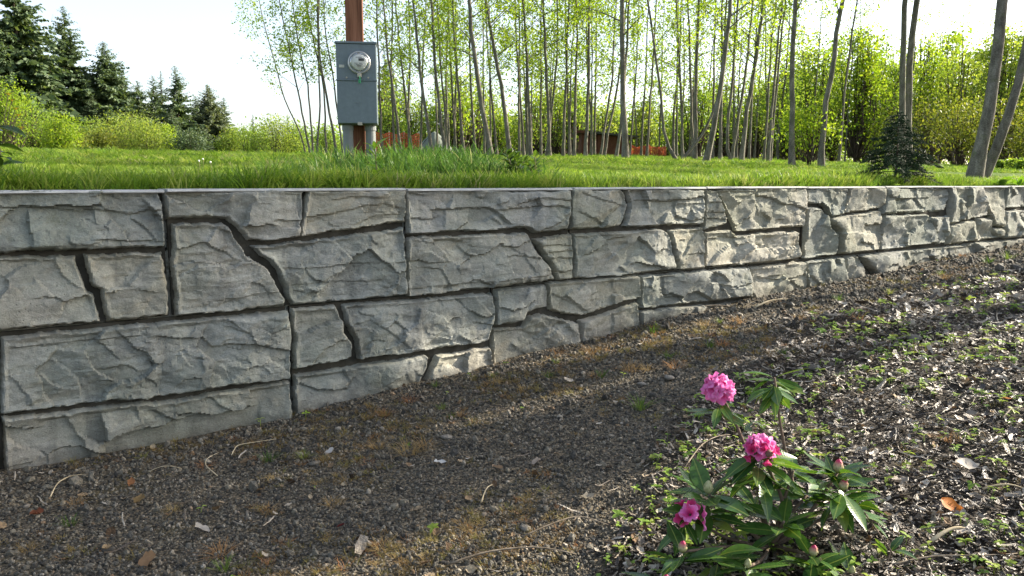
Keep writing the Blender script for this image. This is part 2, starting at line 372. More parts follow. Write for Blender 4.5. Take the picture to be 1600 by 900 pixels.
def stone_mesh(poly, seed, sp, depth=.060, top=False, rugged=1.0):
    P = np.array(poly); r = np.random.default_rng(seed)
    lo = P.min(0) - .03; hi = P.max(0) + .03
    nu = max(6, int((hi[0] - lo[0]) / sp)); nv = max(6, int((hi[1] - lo[1]) / sp))
    U, V = np.meshgrid(np.linspace(lo[0], hi[0], nu), np.linspace(lo[1], hi[1], nv))
    jx = (r.random(U.shape) - .5) * sp * .35; jy = (r.random(U.shape) - .5) * sp * .35
    U = U + jx; V = V + jy
    sdv = dist_poly(U, V, P)
    sdv = sdv + .009 * fbm(U * 9, V * 9, seed, 4) + .006 * fbm(U * 40, V * 40, seed + 3, 3) + .003
    bev = .010 + .016 * vn(U * 6, V * 6, seed + 9) ** 1.5
    t = np.clip(sdv / bev, 0, 1)
    prof = -.02 + (depth + .02) * (1 - (1 - t) ** 2.3)
    # chiselled facets
    uc, vc = P.mean(0); ext = P.max(0) - P.min(0)
    hs = []
    for k in range(4):
        an = r.uniform(0, 6.28); px_, pz_ = r.uniform(-.35, .35, 2) * ext
        hs.append(r.uniform(.05, .17) * (math.cos(an) * (U - uc - px_) + math.sin(an) * 1.3 * (V - vc - pz_)) + r.uniform(0, .006))
    fac = np.clip(-np.maximum.reduce(hs[:3]) + .3 * hs[3], -.035, .02)
    wx = .05 * fbm(U * 4, V * 4, seed + 20, 3)
    ter = fbm((U + wx) * 2.4, (V + wx) * 5.5, seed + 30, 4) * 4.0
    fl = np.floor(ter); fr = ter - fl
    ter = (fl + np.clip((fr - .9) / .1, 0, 1) + .25 * fr) / 4
    amp = r.uniform(.014, .026) * rugged
    t2 = fbm(U * 7 + .3 * wx, V * 11, seed + 33, 3) * 3; f2 = np.floor(t2); t2 = (f2 + np.clip((t2 - f2 - .9) / .1, 0, 1)) / 3
    layer = fbm(U * 1.2, V * 26 + 3 * fbm(U * 3, V * 3, seed + 41, 2), seed + 40, 3)
    lmask = np.clip(fbm(U * 3, V * 3, seed + 44, 2) * 4 + .2, 0, 1)
    h = fac + amp * ter + .012 * t2 * np.clip(.5 + 2 * fbm(U * 2.5, V * 2.5, seed + 71, 2), 0, 1) + .009 * lmask * layer + .005 * fbm(U * 13, V * 15, seed + 50, 4) * rugged + .0025 * fbm(U * 55, V * 60, seed + 60, 3)
    # crisp chisel facets: every cell of a warped mosaic is a plane of its own
    for cs, sl, of in ((.26, .16, .007), (.10, .09, .0022), (.034, .07, .0008)):
        wu = U + .35 * cs * fbm(U / cs * .9, V / cs * .9, seed + 81, 3); wv_ = (V + .35 * cs * fbm(U / cs * .9 + 7, V / cs * .9, seed + 82, 3)) * 1.5
        ncell = max(3, int(ext[0] * ext[1] * 1.5 / cs ** 2 * 1.6)); cx = r.uniform(lo[0], hi[0], ncell); cy = r.uniform(lo[1] * 1.5, hi[1] * 1.5, ncell)
        sx_ = r.normal(0, sl, ncell); sy_ = r.normal(0, sl, ncell); oo = r.normal(0, of, ncell); best = np.full(U.shape, 1e9); bh = np.zeros(U.shape)
        for j in range(ncell):
            du = wu - cx[j]; dv = wv_ - cy[j]; d2 = du * du + dv * dv; m_ = d2 < best
            best = np.where(m_, d2, best); bh = np.where(m_, np.clip(oo[j] + sx_[j] * du + sy_[j] * dv, -cs * .16, cs * .12), bh)
        fade = np.clip(.45 + 1.6 * fbm(U * 2.2, V * 2.2, seed + 83 + int(cs * 100), 2), .08, 1) if cs < .15 else 1
        h = h + bh * fade
    h = .78 * h + 1.05 * ledge_field(U, V)
    inn = np.clip(sdv / .03, 0, 1)
    D = prof + h * inn
    D = np.where(sdv > .012, np.maximum(D, .008), D)
    keep = sdv > -.02
    D = D - .0
    if top: # flat cast top of the cap course
        V = np.minimum(V, TOPZ)
    idx = -np.ones(U.shape, int); idx[keep] = np.arange(keep.sum())
    a_, b_, c_, d_ = idx[:-1, :-1], idx[:-1, 1:], idx[1:, 1:], idx[1:, :-1]
    ok = (a_ >= 0) & (b_ >= 0) & (c_ >= 0) & (d_ >= 0)
    F = np.stack([a_[ok], b_[ok], c_[ok], d_[ok]], 1)
    u, v, dd = U[keep], V[keep], D[keep]
    q = -(dd - .056)                  # the mean front plane is q = 0, groove plane is q = +.056
    X, Y = xy(u, q)
    return np.stack([X - WL[0], Y - WL[1], v - WL[2]], 1), F
def blk(px0, px1, py, stones):
    return (wall_sz(px0, py)[0], wall_sz(px1, py)[0], stones)
TOPB = [
 blk(-150, 261, 350, [[(-60, 297), (250, 297), (257, 330), (258, 385), (0, 396), (-60, 399)], [(-60, 403), (0, 401), (120, 399), (124, 414), (136, 455), (148, 459), (160, 505), (0, 519), (-60, 525)], [(133, 398), (256, 395), (264, 440), (266, 494), (170, 504), (166, 485), (158, 452), (145, 448)]]),
 blk(264, 637, 350, [[(256, 297), (478, 297), (477, 330), (470, 371), (390, 378), (380, 366), (370, 351), (357, 342), (330, 340), (262, 342)], [(270, 349), (352, 350), (362, 360), (370, 374), (388, 397), (417, 418), (430, 440), (447, 468), (446, 479), (276, 496)], [(484, 297), (636, 297), (636, 347), (472, 371)], [(396, 385), (475, 378), (550, 368), (634, 356), (637, 400), (637, 460), (550, 470), (460, 478), (452, 465), (440, 428), (427, 408), (408, 398)]]),
 blk(639, 896, 350, [[(638, 297), (892, 297), (894, 330), (888, 359), (842, 366), (828, 357), (730, 362), (640, 367)], [(641, 372), (826, 364), (842, 392), (857, 411), (869, 437), (760, 452), (641, 464)], [(836, 373), (897, 366), (899, 392), (896, 436), (874, 439), (866, 418), (850, 394)]]),
 blk(898, 1103, 350, [[(896, 295), (975, 295), (984, 308), (985, 322), (977, 345), (970, 355), (892, 360)], [(980, 295), (1103, 295), (1103, 320), (1101, 350), (978, 355), (988, 330), (990, 315)], [(900, 366), (1040, 358), (1050, 368), (1053, 390), (1059, 420), (985, 430), (899, 437), (901, 400)], [(1050, 359), (1100, 356), (1104, 372), (1102, 419), (1062, 422), (1058, 395)]]),
 blk(1105, 1260, 350, [[(1105, 295), (1124, 297), (1129, 315), (1141, 340), (1141, 352), (1104, 360)], [(1122, 295), (1263, 294), (1262, 327), (1258, 354), (1155, 362), (1145, 340), (1132, 315)], [(1107, 363), (1145, 360), (1155, 368), (1249, 362), (1251, 404), (1180, 412), (1104, 418)]]),
 blk(1262, 1381, 350, [[(1265, 294), (1328, 293), (1326, 315), (1320, 334), (1301, 340), (1295, 326), (1288, 319), (1265, 318)], [(1332, 293), (1384, 293), (1384, 320), (1378, 326), (1324, 334)], [(1265, 324), (1286, 324), (1297, 338), (1299, 353), (1311, 368), (1311, 398), (1262, 405)], [(1301, 342), (1340, 335), (1379, 329), (1379, 365), (1376, 392), (1318, 398), (1314, 362), (1304, 352)]]),
 blk(1383, 1487, 350, [[(1386, 293), (1486, 293), (1486, 310), (1475, 330), (1380, 334)], [(1385, 337), (1456, 335), (1465, 365), (1468, 380), (1379, 392)], [(1460, 340), (1486, 337), (1485, 360), (1479, 380), (1470, 382), (1466, 365)]]),
 blk(1489, 1577, 350, [[(1488, 292), (1537, 291), (1546, 320), (1545, 337), (1488, 350)], [(1488, 353), (1527, 344), (1527, 376), (1484, 382)], [(1532, 342), (1550, 341), (1552, 355), (1569, 357), (1566, 371), (1530, 377)], [(1540, 291), (1575, 290), (1572, 325), (1570, 355), (1554, 352), (1548, 330)]]),
 blk(1578, 1655, 350, [[(1577, 290), (1655, 289), (1655, 319), (1574, 325)], [(1575, 330), (1655, 324), (1655, 366), (1570, 373)]]),
]
LOWB = [
 blk(-150, 0, 600, [[(-150, 545), (-8, 531), (-6, 651), (-150, 668)], [(-150, 675), (-6, 658), (-6, 775), (-150, 800)]]),
 blk(3, 457, 600, [[(2, 528), (452, 487), (456, 520), (455, 592), (250, 622), (2, 650)], [(6, 656), (250, 630), (455, 598), (459, 655), (455, 690), (250, 730), (6, 765)]]),
 blk(459, 773, 560, [[(460, 484), (527, 478), (538, 500), (540, 520), (552, 535), (553, 560), (463, 578)], [(537, 477), (772, 459), (775, 490), (768, 534), (660, 551), (564, 562), (560, 530), (545, 505)], [(463, 588), (560, 573), (672, 557), (671, 570), (660, 600), (655, 640), (463, 680)], [(686, 558), (771, 543), (774, 575), (770, 610), (662, 636), (668, 598)]]),
 blk(775, 1003, 520, [[(778, 454), (855, 445), (857, 480), (823, 488), (818, 503), (776, 511)], [(774, 516), (820, 511), (828, 496), (850, 491), (905, 505), (907, 535), (905, 572), (775, 605)], [(859, 443), (1002, 432), (1003, 464), (985, 470), (912, 494), (862, 486)], [(910, 502), (960, 488), (1001, 472), (1003, 508), (1000, 540), (909, 568)]]),
 blk(1005, 1176, 470, [[(1005, 432), (1172, 418), (1175, 440), (1174, 465), (1090, 474), (1006, 483)], [(1005, 488), (1172, 470), (1172, 505), (1005, 540)]]),
 blk(1178, 1346, 450, [[(1179, 418), (1262, 410), (1264, 430), (1262, 478), (1180, 495)], [(1266, 409), (1322, 402), (1325, 440), (1322, 465), (1268, 478)], [(1326, 402), (1345, 399), (1350, 412), (1354, 432), (1352, 460), (1327, 465)]]),
 blk(1348, 1528, 420, [[(1349, 400), (1450, 389), (1526, 381), (1528, 400), (1525, 425), (1375, 455), (1368, 425)]]),
 blk(1530, 1655, 390, [[(1529, 380), (1655, 369), (1655, 395), (1530, 420)]]),
]
ZB = wall_sz(0, 521)[1]
def block(s0, s1, z0, z1):
    mb = MB(); g = .004; q0, q1 = .056, .30
    V = []
    for z in (z0, z1):
        for s_, q_ in ((s0 + g, q0), (s1 - g, q0), (s1 - g, q1), (s0 + g, q1)):
            x_, y_ = xy(s_, q_); V.append((x_ - WL[0], y_ - WL[1], z - WL[2]))
    mb.add(V, [(3, 2, 1, 0), (4, 5, 6, 7), (0, 1, 5, 4), (1, 2, 6, 5), (2, 3, 7, 6), (3, 0, 4, 7)])
    return obj('block', mb.mesh('block', JOINT), wall)
sid = 100
for course, z0, z1 in ((TOPB, ZB + .004, TOPZ - .006), (LOWB, .0, ZB - .004)):
    for s0, s1, stones in course:
        b = block(s0, s1, z0 if course is TOPB else -.25, z1)
        for P in stones:
            P = [wall_sz(*p) for p in P]; sid += 11
            dist = WDIST * math.hypot(1, np.mean([p[0] for p in P]) / WDIST)
            sp = max(.0055, .0017 * dist)
            if course is TOPB: P = [(u, min(v, TOPZ)) for u, v in P]
            V, F = stone_mesh(P, sid, sp, top=course is TOPB, rugged=1.25 if sid % 3 == 0 else .85)
            me = mesh('stone', V, F, [CONC], True); me.set_sharp_from_angle(angle=R(24)); at_ = me.attributes.new('splash', 'FLOAT', 'POINT'); W_ = V + WL; at_.data.foreach_set('value', (.8 * np.exp(-np.maximum(W_[:, 2] - ground_base(W_[:, 0], W_[:, 1]), 0) / .07)).astype(np.float32))
            obj('stone', me, b)
        if course is TOPB:      # the smooth cast top of the block
            dz = [-.001, .002, -.002, .001, .0025, -.0005, .001, -.002, .0][TOPB.index((s0, s1, stones))]; n_ = max(4, int((s1 - s0) / .03)); mb = MB(); V = []
            prof = ((.012, -.016), (.004, -.011), (.010, -.003), (.026, .0), (.31, .0), (.31, -.016))
            for i_ in range(n_ + 1):
                s_ = s0 + .003 + (s1 - s0 - .006) * i_ / n_
                for q_, z_ in prof:
                    jt = .006 * fbm(np.array([s_ * 14]), np.array([q_ * 40 + sid]), 3, 3)[0] if q_ < .03 else 0
                    x_, y_ = xy(s_, q_ + jt); V.append((x_ - WL[0], y_ - WL[1], TOPZ + dz + z_ + jt * .25 - WL[2]))
            m6 = len(prof); F = [(i_ * m6 + k, (i_ + 1) * m6 + k, (i_ + 1) * m6 + (k + 1) % m6, i_ * m6 + (k + 1) % m6) for i_ in range(n_) for k in range(m6)] + [tuple(range(m6)), tuple(range(n_ * m6, n_ * m6 + m6))[::-1]]
            mb.add(V, F)
            obj('cap', mb.mesh('cap', CAPM), b)
# ================================================================== ground sheets
def make_gravel_ground():
    t = NT('gravel_soil'); p = t.pos()
    bed = t.n('Attribute', attribute_name='bed').outputs['Fac']
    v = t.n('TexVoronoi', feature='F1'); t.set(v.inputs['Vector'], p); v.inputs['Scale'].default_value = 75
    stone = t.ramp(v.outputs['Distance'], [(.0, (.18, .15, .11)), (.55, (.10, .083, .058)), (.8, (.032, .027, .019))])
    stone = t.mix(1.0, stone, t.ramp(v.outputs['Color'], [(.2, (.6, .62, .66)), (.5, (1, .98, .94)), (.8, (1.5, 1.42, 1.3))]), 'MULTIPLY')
    moss = t.ramp(t.noise(p, 2.6, 5, .65), [(.55, (0, 0, 0)), (.66, (.7, .7, .7))])
    stone = t.mix(moss, stone, (.095, .075, .035))
    soil = t.ramp(t.noise(p, 22, 5, .7), [(.3, (.013, .010, .007)), (.7, (.045, .034, .023))])
    col = t.mix(bed, stone, soil)
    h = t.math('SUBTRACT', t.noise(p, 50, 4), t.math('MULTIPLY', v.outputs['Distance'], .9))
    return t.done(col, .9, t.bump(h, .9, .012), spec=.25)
GRAVEL_SOIL = make_gravel_ground()
def axis(parts):
    out = [np.linspace(a_, b_, n, endpoint=False) for a_, b_, n in parts]
    return np.unique(np.concatenate(out + [[parts[-1][1]]]))
def grid_mesh(name, A, B, fn, mats):
    S, Q = np.meshgrid(A, B); X, Y = xy(S, Q); Z = fn(X, Y)
    n, m = S.shape; I = np.arange(n * m).reshape(n, m)
    F = np.stack([I[:-1, :-1].ravel(), I[:-1, 1:].ravel(), I[1:, 1:].ravel(), I[1:, :-1].ravel()], 1)
    return mesh(name, np.stack([X.ravel(), Y.ravel(), Z.ravel()], 1), F, mats, True), X.ravel(), Y.ravel()
A_ = axis([(-300, -40, 14), (-40, -4, 30), (-4, 11, 330), (11, 20, 40), (20, 400, 30)])
B_ = axis([(-600, -60, 14), (-60, -7, 30), (-7, -0.0, 170)]); B_ = np.append(B_, [.06, .2])
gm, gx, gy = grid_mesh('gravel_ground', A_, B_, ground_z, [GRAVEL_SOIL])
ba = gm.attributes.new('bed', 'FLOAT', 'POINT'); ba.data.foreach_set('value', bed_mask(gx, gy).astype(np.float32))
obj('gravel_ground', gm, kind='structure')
def make_lawn():
    t = NT('lawn_soil'); p = t.pos()
    col = t.ramp(t.noise(p, 6, 6, .7), [(.3, (.05, .09, .012)), (.6, (.10, .16, .02)), (.8, (.15, .18, .035))])
    return t.done(col, .9, t.bump(t.noise(p, 40, 4), .8, .03), spec=.1)
A_ = axis([(-400, -60, 20), (-60, -6, 60), (-6, 24, 120), (24, 80, 50), (80, 500, 20)])
B_ = axis([(.24, 8, 60), (8, 60, 70), (60, 160, 30), (160, 900, 12)])
lm, _, _ = grid_mesh('lawn', A_, B_, lawn_z, [make_lawn()])
obj('lawn', lm, kind='structure')
# ================================================================== loose cover of the ground (stuff)
def rand_mat(name, stops, rough=.85, spec=.3, nscale=0, transl=0):
    t = NT(name); col = t.ramp(t.n('ObjectInfo').outputs['Random'], stops)
    nrm = None
    if nscale:
        tc = t.n('TexCoord').outputs['Object']; f = t.noise(tc, nscale, 4, .65)
        col = t.mix(1.0, col, t.ramp(f, [(.3, (.62, .62, .62)), (.7, (1.3, 1.3, 1.3))]), 'MULTIPLY'); nrm = t.bump(f, .4, .2)
    return t.done(col, rough, nrm, spec=spec, transl=transl)
GRAVEL = rand_mat('gravel_stone', [(0, (.032, .029, .024)), (.35, (.076, .069, .057)), (.62, (.14, .127, .10)), (.88, (.21, .18, .13)), (.975, (.33, .29, .23)), (1, (.20, .12, .06))], .75, .35, 1.3)
import bmesh
def pebble(seed, sub=1):
    bm = bmesh.new(); bmesh.ops.create_icosphere(bm, subdivisions=sub, radius=1); r = random.Random(seed)
    ax = [Vector((r.gauss(0, 1), r.gauss(0, 1), r.gauss(0, 1))).normalized() for _ in range(7)]
    cut = [r.uniform(.55, .9) for _ in ax]
    for v in bm.verts:
        for a_, c_ in zip(ax, cut):
            d = v.co.dot(a_)
            if d > c_: v.co -= a_ * (d - c_)
        v.co.x *= 1.2; v.co.z *= .7
    me = bpy.data.meshes.new('pebble'); bm.to_mesh(me); bm.free(); return me
def pebbles(mat_, n=5, seed=1):
    out = []
    for k in range(n):
        me = pebble(seed + k); me.materials.append(mat_); out.append(me)
    return out
def spread(n, dmin, dmax, amax=40, power=2):
    # points on the ground, thinning out with distance from the viewpoint
    u = rng.random(n)
    d = dmin * (dmax / dmin) ** u if power == 2 else np.sqrt(dmin ** 2 + u * (dmax ** 2 - dmin ** 2))
    t = rng.uniform(-R(amax), R(amax), n)
    return d * np.sin(t), d * np.cos(t), d
def near_pts(rho, d0, dmax, amax=40):
    th = 2 * R(amax); dmin = .9
    n1 = int(rho * th / 2 * (d0 ** 2 - dmin ** 2)); n2 = int(rho * d0 ** 2 * th * math.log(dmax / d0))
    a1 = spread(n1, dmin, d0, amax, 1); a2 = spread(n2, d0, dmax, amax, 2)
    return [np.concatenate(k) for k in zip(a1, a2)]
def euler_any(n): return np.stack([rng.uniform(0, 6.28, n) for _ in range(3)], 1)
def euler_flat(n, tilt=.35): return np.stack([rng.normal(0, tilt, n), rng.normal(0, tilt, n), rng.uniform(0, 6.28, n)], 1)
def front(x, y, d, extra=None):
    s, q = sq(x, y); k = (q < -.0) & (s > -1.5) & (s < 14)
    if extra is not None: k &= extra
    return x[k], y[k], d[k]
# gravel
x, y, d = near_pts(10500, 2.6, 11)
bm_ = bed_mask(x, y); x, y, d = front(x, y, d, rng.random(len(x)) > bm_ * .93)
n = len(x); sz = np.exp(rng.normal(math.log(.0041), .40, n)); sz[rng.random(n) < .012] *= 2.3; sz *= np.clip(d / 3.2, 1, 2.6)
scatter('gravel', np.stack([x, y, ground_z(x, y) + sz * .35], 1), euler_any(n), sz, pebbles(GRAVEL, 6))
# bark mulch: shards of bark, grey and tan, with thin splinters
CHIP = rand_mat('bark_chip', [(0, (.02, .014, .009)), (.34, (.06, .042, .028)), (.6, (.17, .13, .09)), (.8, (.36, .30, .225)), (1, (.52, .45, .36))], .42, .6, 2.2)  # palest tones raised: backlit sun glints on the chips put into the colour
def chip(seed, L, W, T, curl):
    r = random.Random(seed); n = 4; V = []; F = []
    for i in range(n + 1):
        t = i / n; xx = (t - .5) * L; wd = W * (.55 + .45 * math.sin(math.pi * min(.92, t + .12))) * r.uniform(.75, 1.15); zz = curl * L * (t - .5) ** 2 + r.uniform(-.03, .03) * L
        o = r.uniform(-.12, .12) * W
        V += [(xx, o - wd / 2, zz + curl * W * .3), (xx, o, zz + T), (xx, o + wd / 2, zz + curl * W * .3), (xx, o, zz - T * .5)]
    for i in range(n):
        a_ = i * 4; b_ = a_ + 4
        F += [(a_ + k, a_ + (k + 1) % 4, b_ + (k + 1) % 4, b_ + k) for k in range(4)]
    F += [(3, 2, 1, 0), (n * 4, n * 4 + 1, n * 4 + 2, n * 4 + 3)]
    return mesh('chip', V, F, [CHIP])
chips = [chip(k, 1, random.Random(k).uniform(.22, .55), .06, random.Random(k * 3).uniform(-.3, .5)) for k in range(6)]
x, y, d = near_pts(5200, 2.6, 11)
bm_ = bed_mask(x, y); x, y, d = front(x, y, d, rng.random(len(x)) < bm_ + .012)
n = len(x); sz = np.exp(rng.normal(math.log(.0175), .45, n)) * np.clip(d / 3.5, 1, 2.2)
scatter('bark_mulch', np.stack([x, y, ground_z(x, y) + .006 + rng.random(n) * .012], 1), euler_flat(n, .42), sz, chips)
splint = [chip(40 + k, 1, .07, .03, .15) for k in range(3)]
x, y, d = near_pts(170, 2.6, 10); bm_ = bed_mask(x, y); x, y, d = front(x, y, d, rng.random(len(x)) < bm_ + .06)
n = len(x); sz = rng.uniform(.05, .13, n)
scatter('bark_splinters', np.stack([x, y, ground_z(x, y) + .014], 1), euler_flat(n, .16), sz, splint)
# dead leaves
LITTER = rand_mat('dead_leaf', [(0, (.07, .042, .022)), (.4, (.17, .105, .055)), (.75, (.30, .21, .12)), (1, (.42, .34, .23))], .7, .3, 2.5, .15)
def dead_leaf(seed):
    r = random.Random(seed); V = []; F = []; n = 6
    for i in range(n + 1):
        t = i / n; wd = .36 * math.sin(math.pi * (t * .94 + .03)) ** .8 * r.uniform(.75, 1.2); zz = .25 * (t - .5) ** 2 * r.choice((1, 1, -.5))
        V += [((t - .5), -wd, zz + r.uniform(.02, .2)), ((t - .5), 0, zz), ((t - .5), wd, zz + r.uniform(.0, .2))]
    for i in range(n):
        a_ = i * 3; F += [(a_, a_ + 1, a_ + 4, a_ + 3), (a_ + 1, a_ + 2, a_ + 5, a_ + 4)]
    return mesh('dead_leaf', V, F, [LITTER], True)
dl = [dead_leaf(k) for k in range(5)]
x, y, d = near_pts(110, 2.6, 10); bm_ = bed_mask(x, y); x, y, d = front(x, y, d, rng.random(len(x)) < .28 + .72 * bm_)
n = len(x); scatter('leaf_litter', np.stack([x, y, ground_z(x, y) + .012], 1), euler_flat(n, .45), rng.uniform(.016, .042, n), dl)
# seedlings that come up through the mulch
SEED = rand_mat('seedling_leaf', [(0, (.13, .24, .03)), (.5, (.25, .38, .045)), (1, (.40, .48, .08))], .5, .4, 0, .45)
def seedling(seed):
    r = random.Random(seed); mb = MB()
    mb.tube([(0, 0, -.1), (.02, .02, .3), (.03, 0, .6)], [.03, .025, .02], 4)
    for k in range(r.choice((2, 3, 4, 5))):
        an = k * 2.3 + r.uniform(-.3, .3); L = r.uniform(.35, .65); up = r.uniform(.0, .5); c_, s_ = math.cos(an), math.sin(an); z0 = r.uniform(.4, .62); wv = L * .3
        V = []
        for t, wd in ((0, .02), (.35, wv), (.7, wv * .8), (1, .02)):
            zz = z0 + up * L * t - .25 * L * t * t
            for sg in (-1, 0, 1): V.append((c_ * L * t - s_ * wd * sg, s_ * L * t + c_ * wd * sg, zz + abs(sg) * wd * .35))
        mb.add(V, [(a_, a_ + 1, a_ + 4, a_ + 3) for a_ in (0, 1, 3, 4, 6, 7)])
    return mb.mesh('seedling', [SEED], True)
sdl = [seedling(k) for k in range(6)]
x, y, d = near_pts(620, 2.6, 10); bm_ = bed_mask(x, y); cl = fbm(x * 1.8, y * 1.8, 71, 3)
x, y, d = front(x, y, d, rng.random(len(x)) < bm_ * np.clip(.35 + 1.5 * cl + .12 * x, .03, 1) + .01)
n = len(x); scatter('weed_seedlings', np.stack([x, y, ground_z(x, y) + .004], 1), euler_flat(n, .2), rng.uniform(.018, .05, n) * np.clip(d / 3.5, 1, 1.5), sdl)
# low moss and dead grass in patches on the gravel strip
def blades(seed, nb, L, spreadr, w, droop, mat_, lean=.5):
    r = np.random.default_rng(seed); V = []; F = []
    for k in range(nb):
        an = r.uniform(0, 6.28); ro = spreadr * math.sqrt(r.random()); an2 = an + r.normal(0, .7); ln = L * r.uniform(.55, 1.1); le = lean * r.uniform(.1, 1)
        b0 = np.array([ro * math.cos(an), ro * math.sin(an), -.01 * L]); dr = np.array([math.cos(an2), math.sin(an2), 0]); sd_ = np.array([-dr[1], dr[0], 0])
        i0 = len(V); dp = droop * r.uniform(.4, 1.2)
        for t in (0, .4, .75):
            p = b0 + dr * (le * ln * t + dp * ln * t * t * .5) + np.array([0, 0, ln * (t * math.sqrt(max(.05, 1 - le * le * .6)) - dp * .45 * t * t)])
            ww = w * (1 - .45 * t); V += [p - sd_ * ww, p + sd_ * ww]
        t = 1; V.append(b0 + dr * (le * ln + dp * ln * .5) + np.array([0, 0, ln * (math.sqrt(max(.05, 1 - le * le * .6)) - dp * .45)]))
        F += [(i0, i0 + 1, i0 + 3, i0 + 2), (i0 + 2, i0 + 3, i0 + 5, i0 + 4), (i0 + 4, i0 + 5, i0 + 6)]
    return mesh('tuft', V, F, [mat_])
DRYG = rand_mat('dead_grass', [(0, (.13, .085, .035)), (.35, (.26, .18, .07)), (.7, (.20, .19, .05)), (1, (.30, .14, .06))], .8, .2, 0, .3)
dry = [blades(60 + k, 26, 1, .8, .030, .7, DRYG, 1.2) for k in range(4)]
x, y, d = near_pts(900, 2.6, 11); s_, q_ = sq(x, y); pt = fbm(x * 1.6, y * 1.6, 91, 4) + .25 * np.exp(-((q_ + .55) / .5) ** 2) - .05
x, y, d = front(x, y, d, (rng.random(len(x)) < np.clip((pt - .10) * 2.8, 0, .85) * (1 - .85 * bed_mask(x, y))))
n = len(x); scatter('dead_grass_and_moss', np.stack([x, y, ground_z(x, y)], 1), euler_flat(n, .2), rng.uniform(.012, .03, n) * np.clip(d / 3.2, 1, 1.7), dry)
# ================================================================== lawn grass (stuff)
GRASS = rand_mat('grass_blade', [(0, (.095, .19, .016)), (.45, (.17, .28, .022)), (.8, (.27, .36, .04)), (.93, (.31, .36, .065)), (1, (.34, .33, .14))], .5, .35, 0, .5)
tft = [blades(80 + k, 26, 1, .55, .030, .55, GRASS, .6) for k in range(6)]
TALLG = rand_mat('tall_grass_blade', [(0, (.045, .11, .02)), (.5, (.08, .17, .025)), (.9, (.14, .23, .035)), (1, (.30, .29, .13))], .5, .35, 0, .45)
tall = [blades(120 + k, 22, 1, .32, .018, .75, TALLG, .55) for k in range(4)]
def lawn_pts(n, s0, s1, q0, q1):
    s = rng.uniform(s0, s1, n); q = q0 + (q1 - q0) * rng.random(n); x, y = xy(s, q)
    k = (y > 1) & (np.abs(x) < y * .78 + 1.2); return x[k], y[k], q[k]
def grass(name, n, box, h0, h1, kinds, wide=1.0, dens=None):
    x, y, q = lawn_pts(n, *box)
    if dens is not None:
        k = rng.random(len(x)) < dens(x, y, q); x, y, q = x[k], y[k], q[k]
    m = len(x); hh = rng.uniform(h0, h1, m) * (1 + .35 * fbm(x * .9, y * .9, 61, 3)) * (.8 + .4 * np.exp(-q / .6))
    scl = np.stack([hh * wide, hh * wide, hh], 1)
    scatter(name, np.stack([x, y, lawn_z(x, y) - .005], 1), euler_flat(m, .15), scl, kinds)
grass('lawn_grass', 30000, (-3.5, 14, .24, 5.5), .05, .10, tft, 1.2)
grass('lawn_grass', 42000, (-24, 34, 5.0, 26), .07, .13, tft, 2.4)
grass('lawn_grass', 26000, (-75, 60, 25, 85), .09, .16, tft, 4.2)
# taller uncut grass along the wall, by the meter post and on the rise
def patch(cx, cy, r, n, h0, h1, name='tall_grass'):
    x = cx + rng.normal(0, r * 1.0, n); y = cy + rng.normal(0, r * .55, n); s, q = sq(x, y); k = q > .26; x, y = x[k], y[k]; m = len(x)
    scatter(name, np.stack([x, y, lawn_z(x, y) - .01], 1), euler_flat(m, .12), rng.uniform(h0, h1, m), tall)
def lawn_at(px, depth):
    x = (px - 800) / FPX * (depth * math.cos(PITCH) + 0); 
    for _ in range(3):
        z = float(lawn_z(x, depth)); f = depth * math.cos(PITCH) - (z - EYE) * math.sin(PITCH); x = (px - 800) / FPX * f
    return x, depth, float(lawn_z(x, depth))
for px, dp, r_, n_, a_, b_ in ((655, 6.6, .33, 150, .22, .36), (700, 6.3, .35, 150, .16, .30), (745, 6.6, .3, 90, .16, .28), (600, 6.0, .3, 110, .12, .22), (560, 6.4, .28, 80, .12, .24), (665, 8.5, .35, 60, .25, .42), (60, 4.2, .3, 60, .08, .16), (1330, 8.2, .5, 70, .1, .2), (1170, 7.3, .45, 60, .08, .16), (900, 6.2, .4, 60, .08, .15), (1460, 8.5, .5, 80, .1, .22), (330, 4.9, .35, 40, .07, .13)):
    x, y, z = lawn_at(px, dp); patch(x, y, r_, n_, a_, b_)
grass('wall_edge_grass', 5200, (-2.5, 13, .25, .7), .07, .17, [blades(140 + k, 22, 1, .32, .022, .75, GRASS, .6) for k in range(3)], .9)
# ================================================================== trees
def bark_mat(name, c0, c1, c2, sc=9):
    t = NT(name); p = t.pos()
    f = t.math('ADD', t.math('MULTIPLY', t.noise(t.scalevec(p, (1, 1, .35)), sc, 5, .65, .5), .5), t.math('MULTIPLY', t.noise(t.scalevec(p, (1, 1, 1.6)), 48, 5, .7), .5))
    col = t.ramp(f, [(.36, c0), (.5, c1), (.64, c2)])
    col = t.mix(t.ramp(t.noise(p, 5, 4, .6), [(.56, (0, 0, 0)), (.68, (.55, .55, .55))]), col, (.10, .12, .05))
    return t.done(col, .9, t.bump(f, .7, .02), spec=.15)
BARK = bark_mat('alder_bark', (.05, .045, .036), (.13, .118, .095), (.26, .24, .20))
BARK_DARK = bark_mat('fir_bark', (.035, .026, .020), (.075, .055, .042), (.13, .10, .08))
ALDER = leaf_mat('alder_leaf', (.14, .24, .022), (.22, .33, .03), (.32, .40, .05), .6)
COTTON = leaf_mat('broad_leaf', (.12, .21, .04), (.18, .28, .05), (.26, .35, .07), .62)
WILLOW = leaf_mat('willow_leaf', (.15, .225, .045), (.22, .30, .06), (.31, .36, .09), .58)
FIR = leaf_mat('fir_needles', (.05, .085, .042), (.08, .125, .058), (.13, .175, .078), .3, rough=.6)
PINE = leaf_mat('pine_needles', (.07, .095, .05), (.11, .14, .075), (.16, .19, .10), .3)
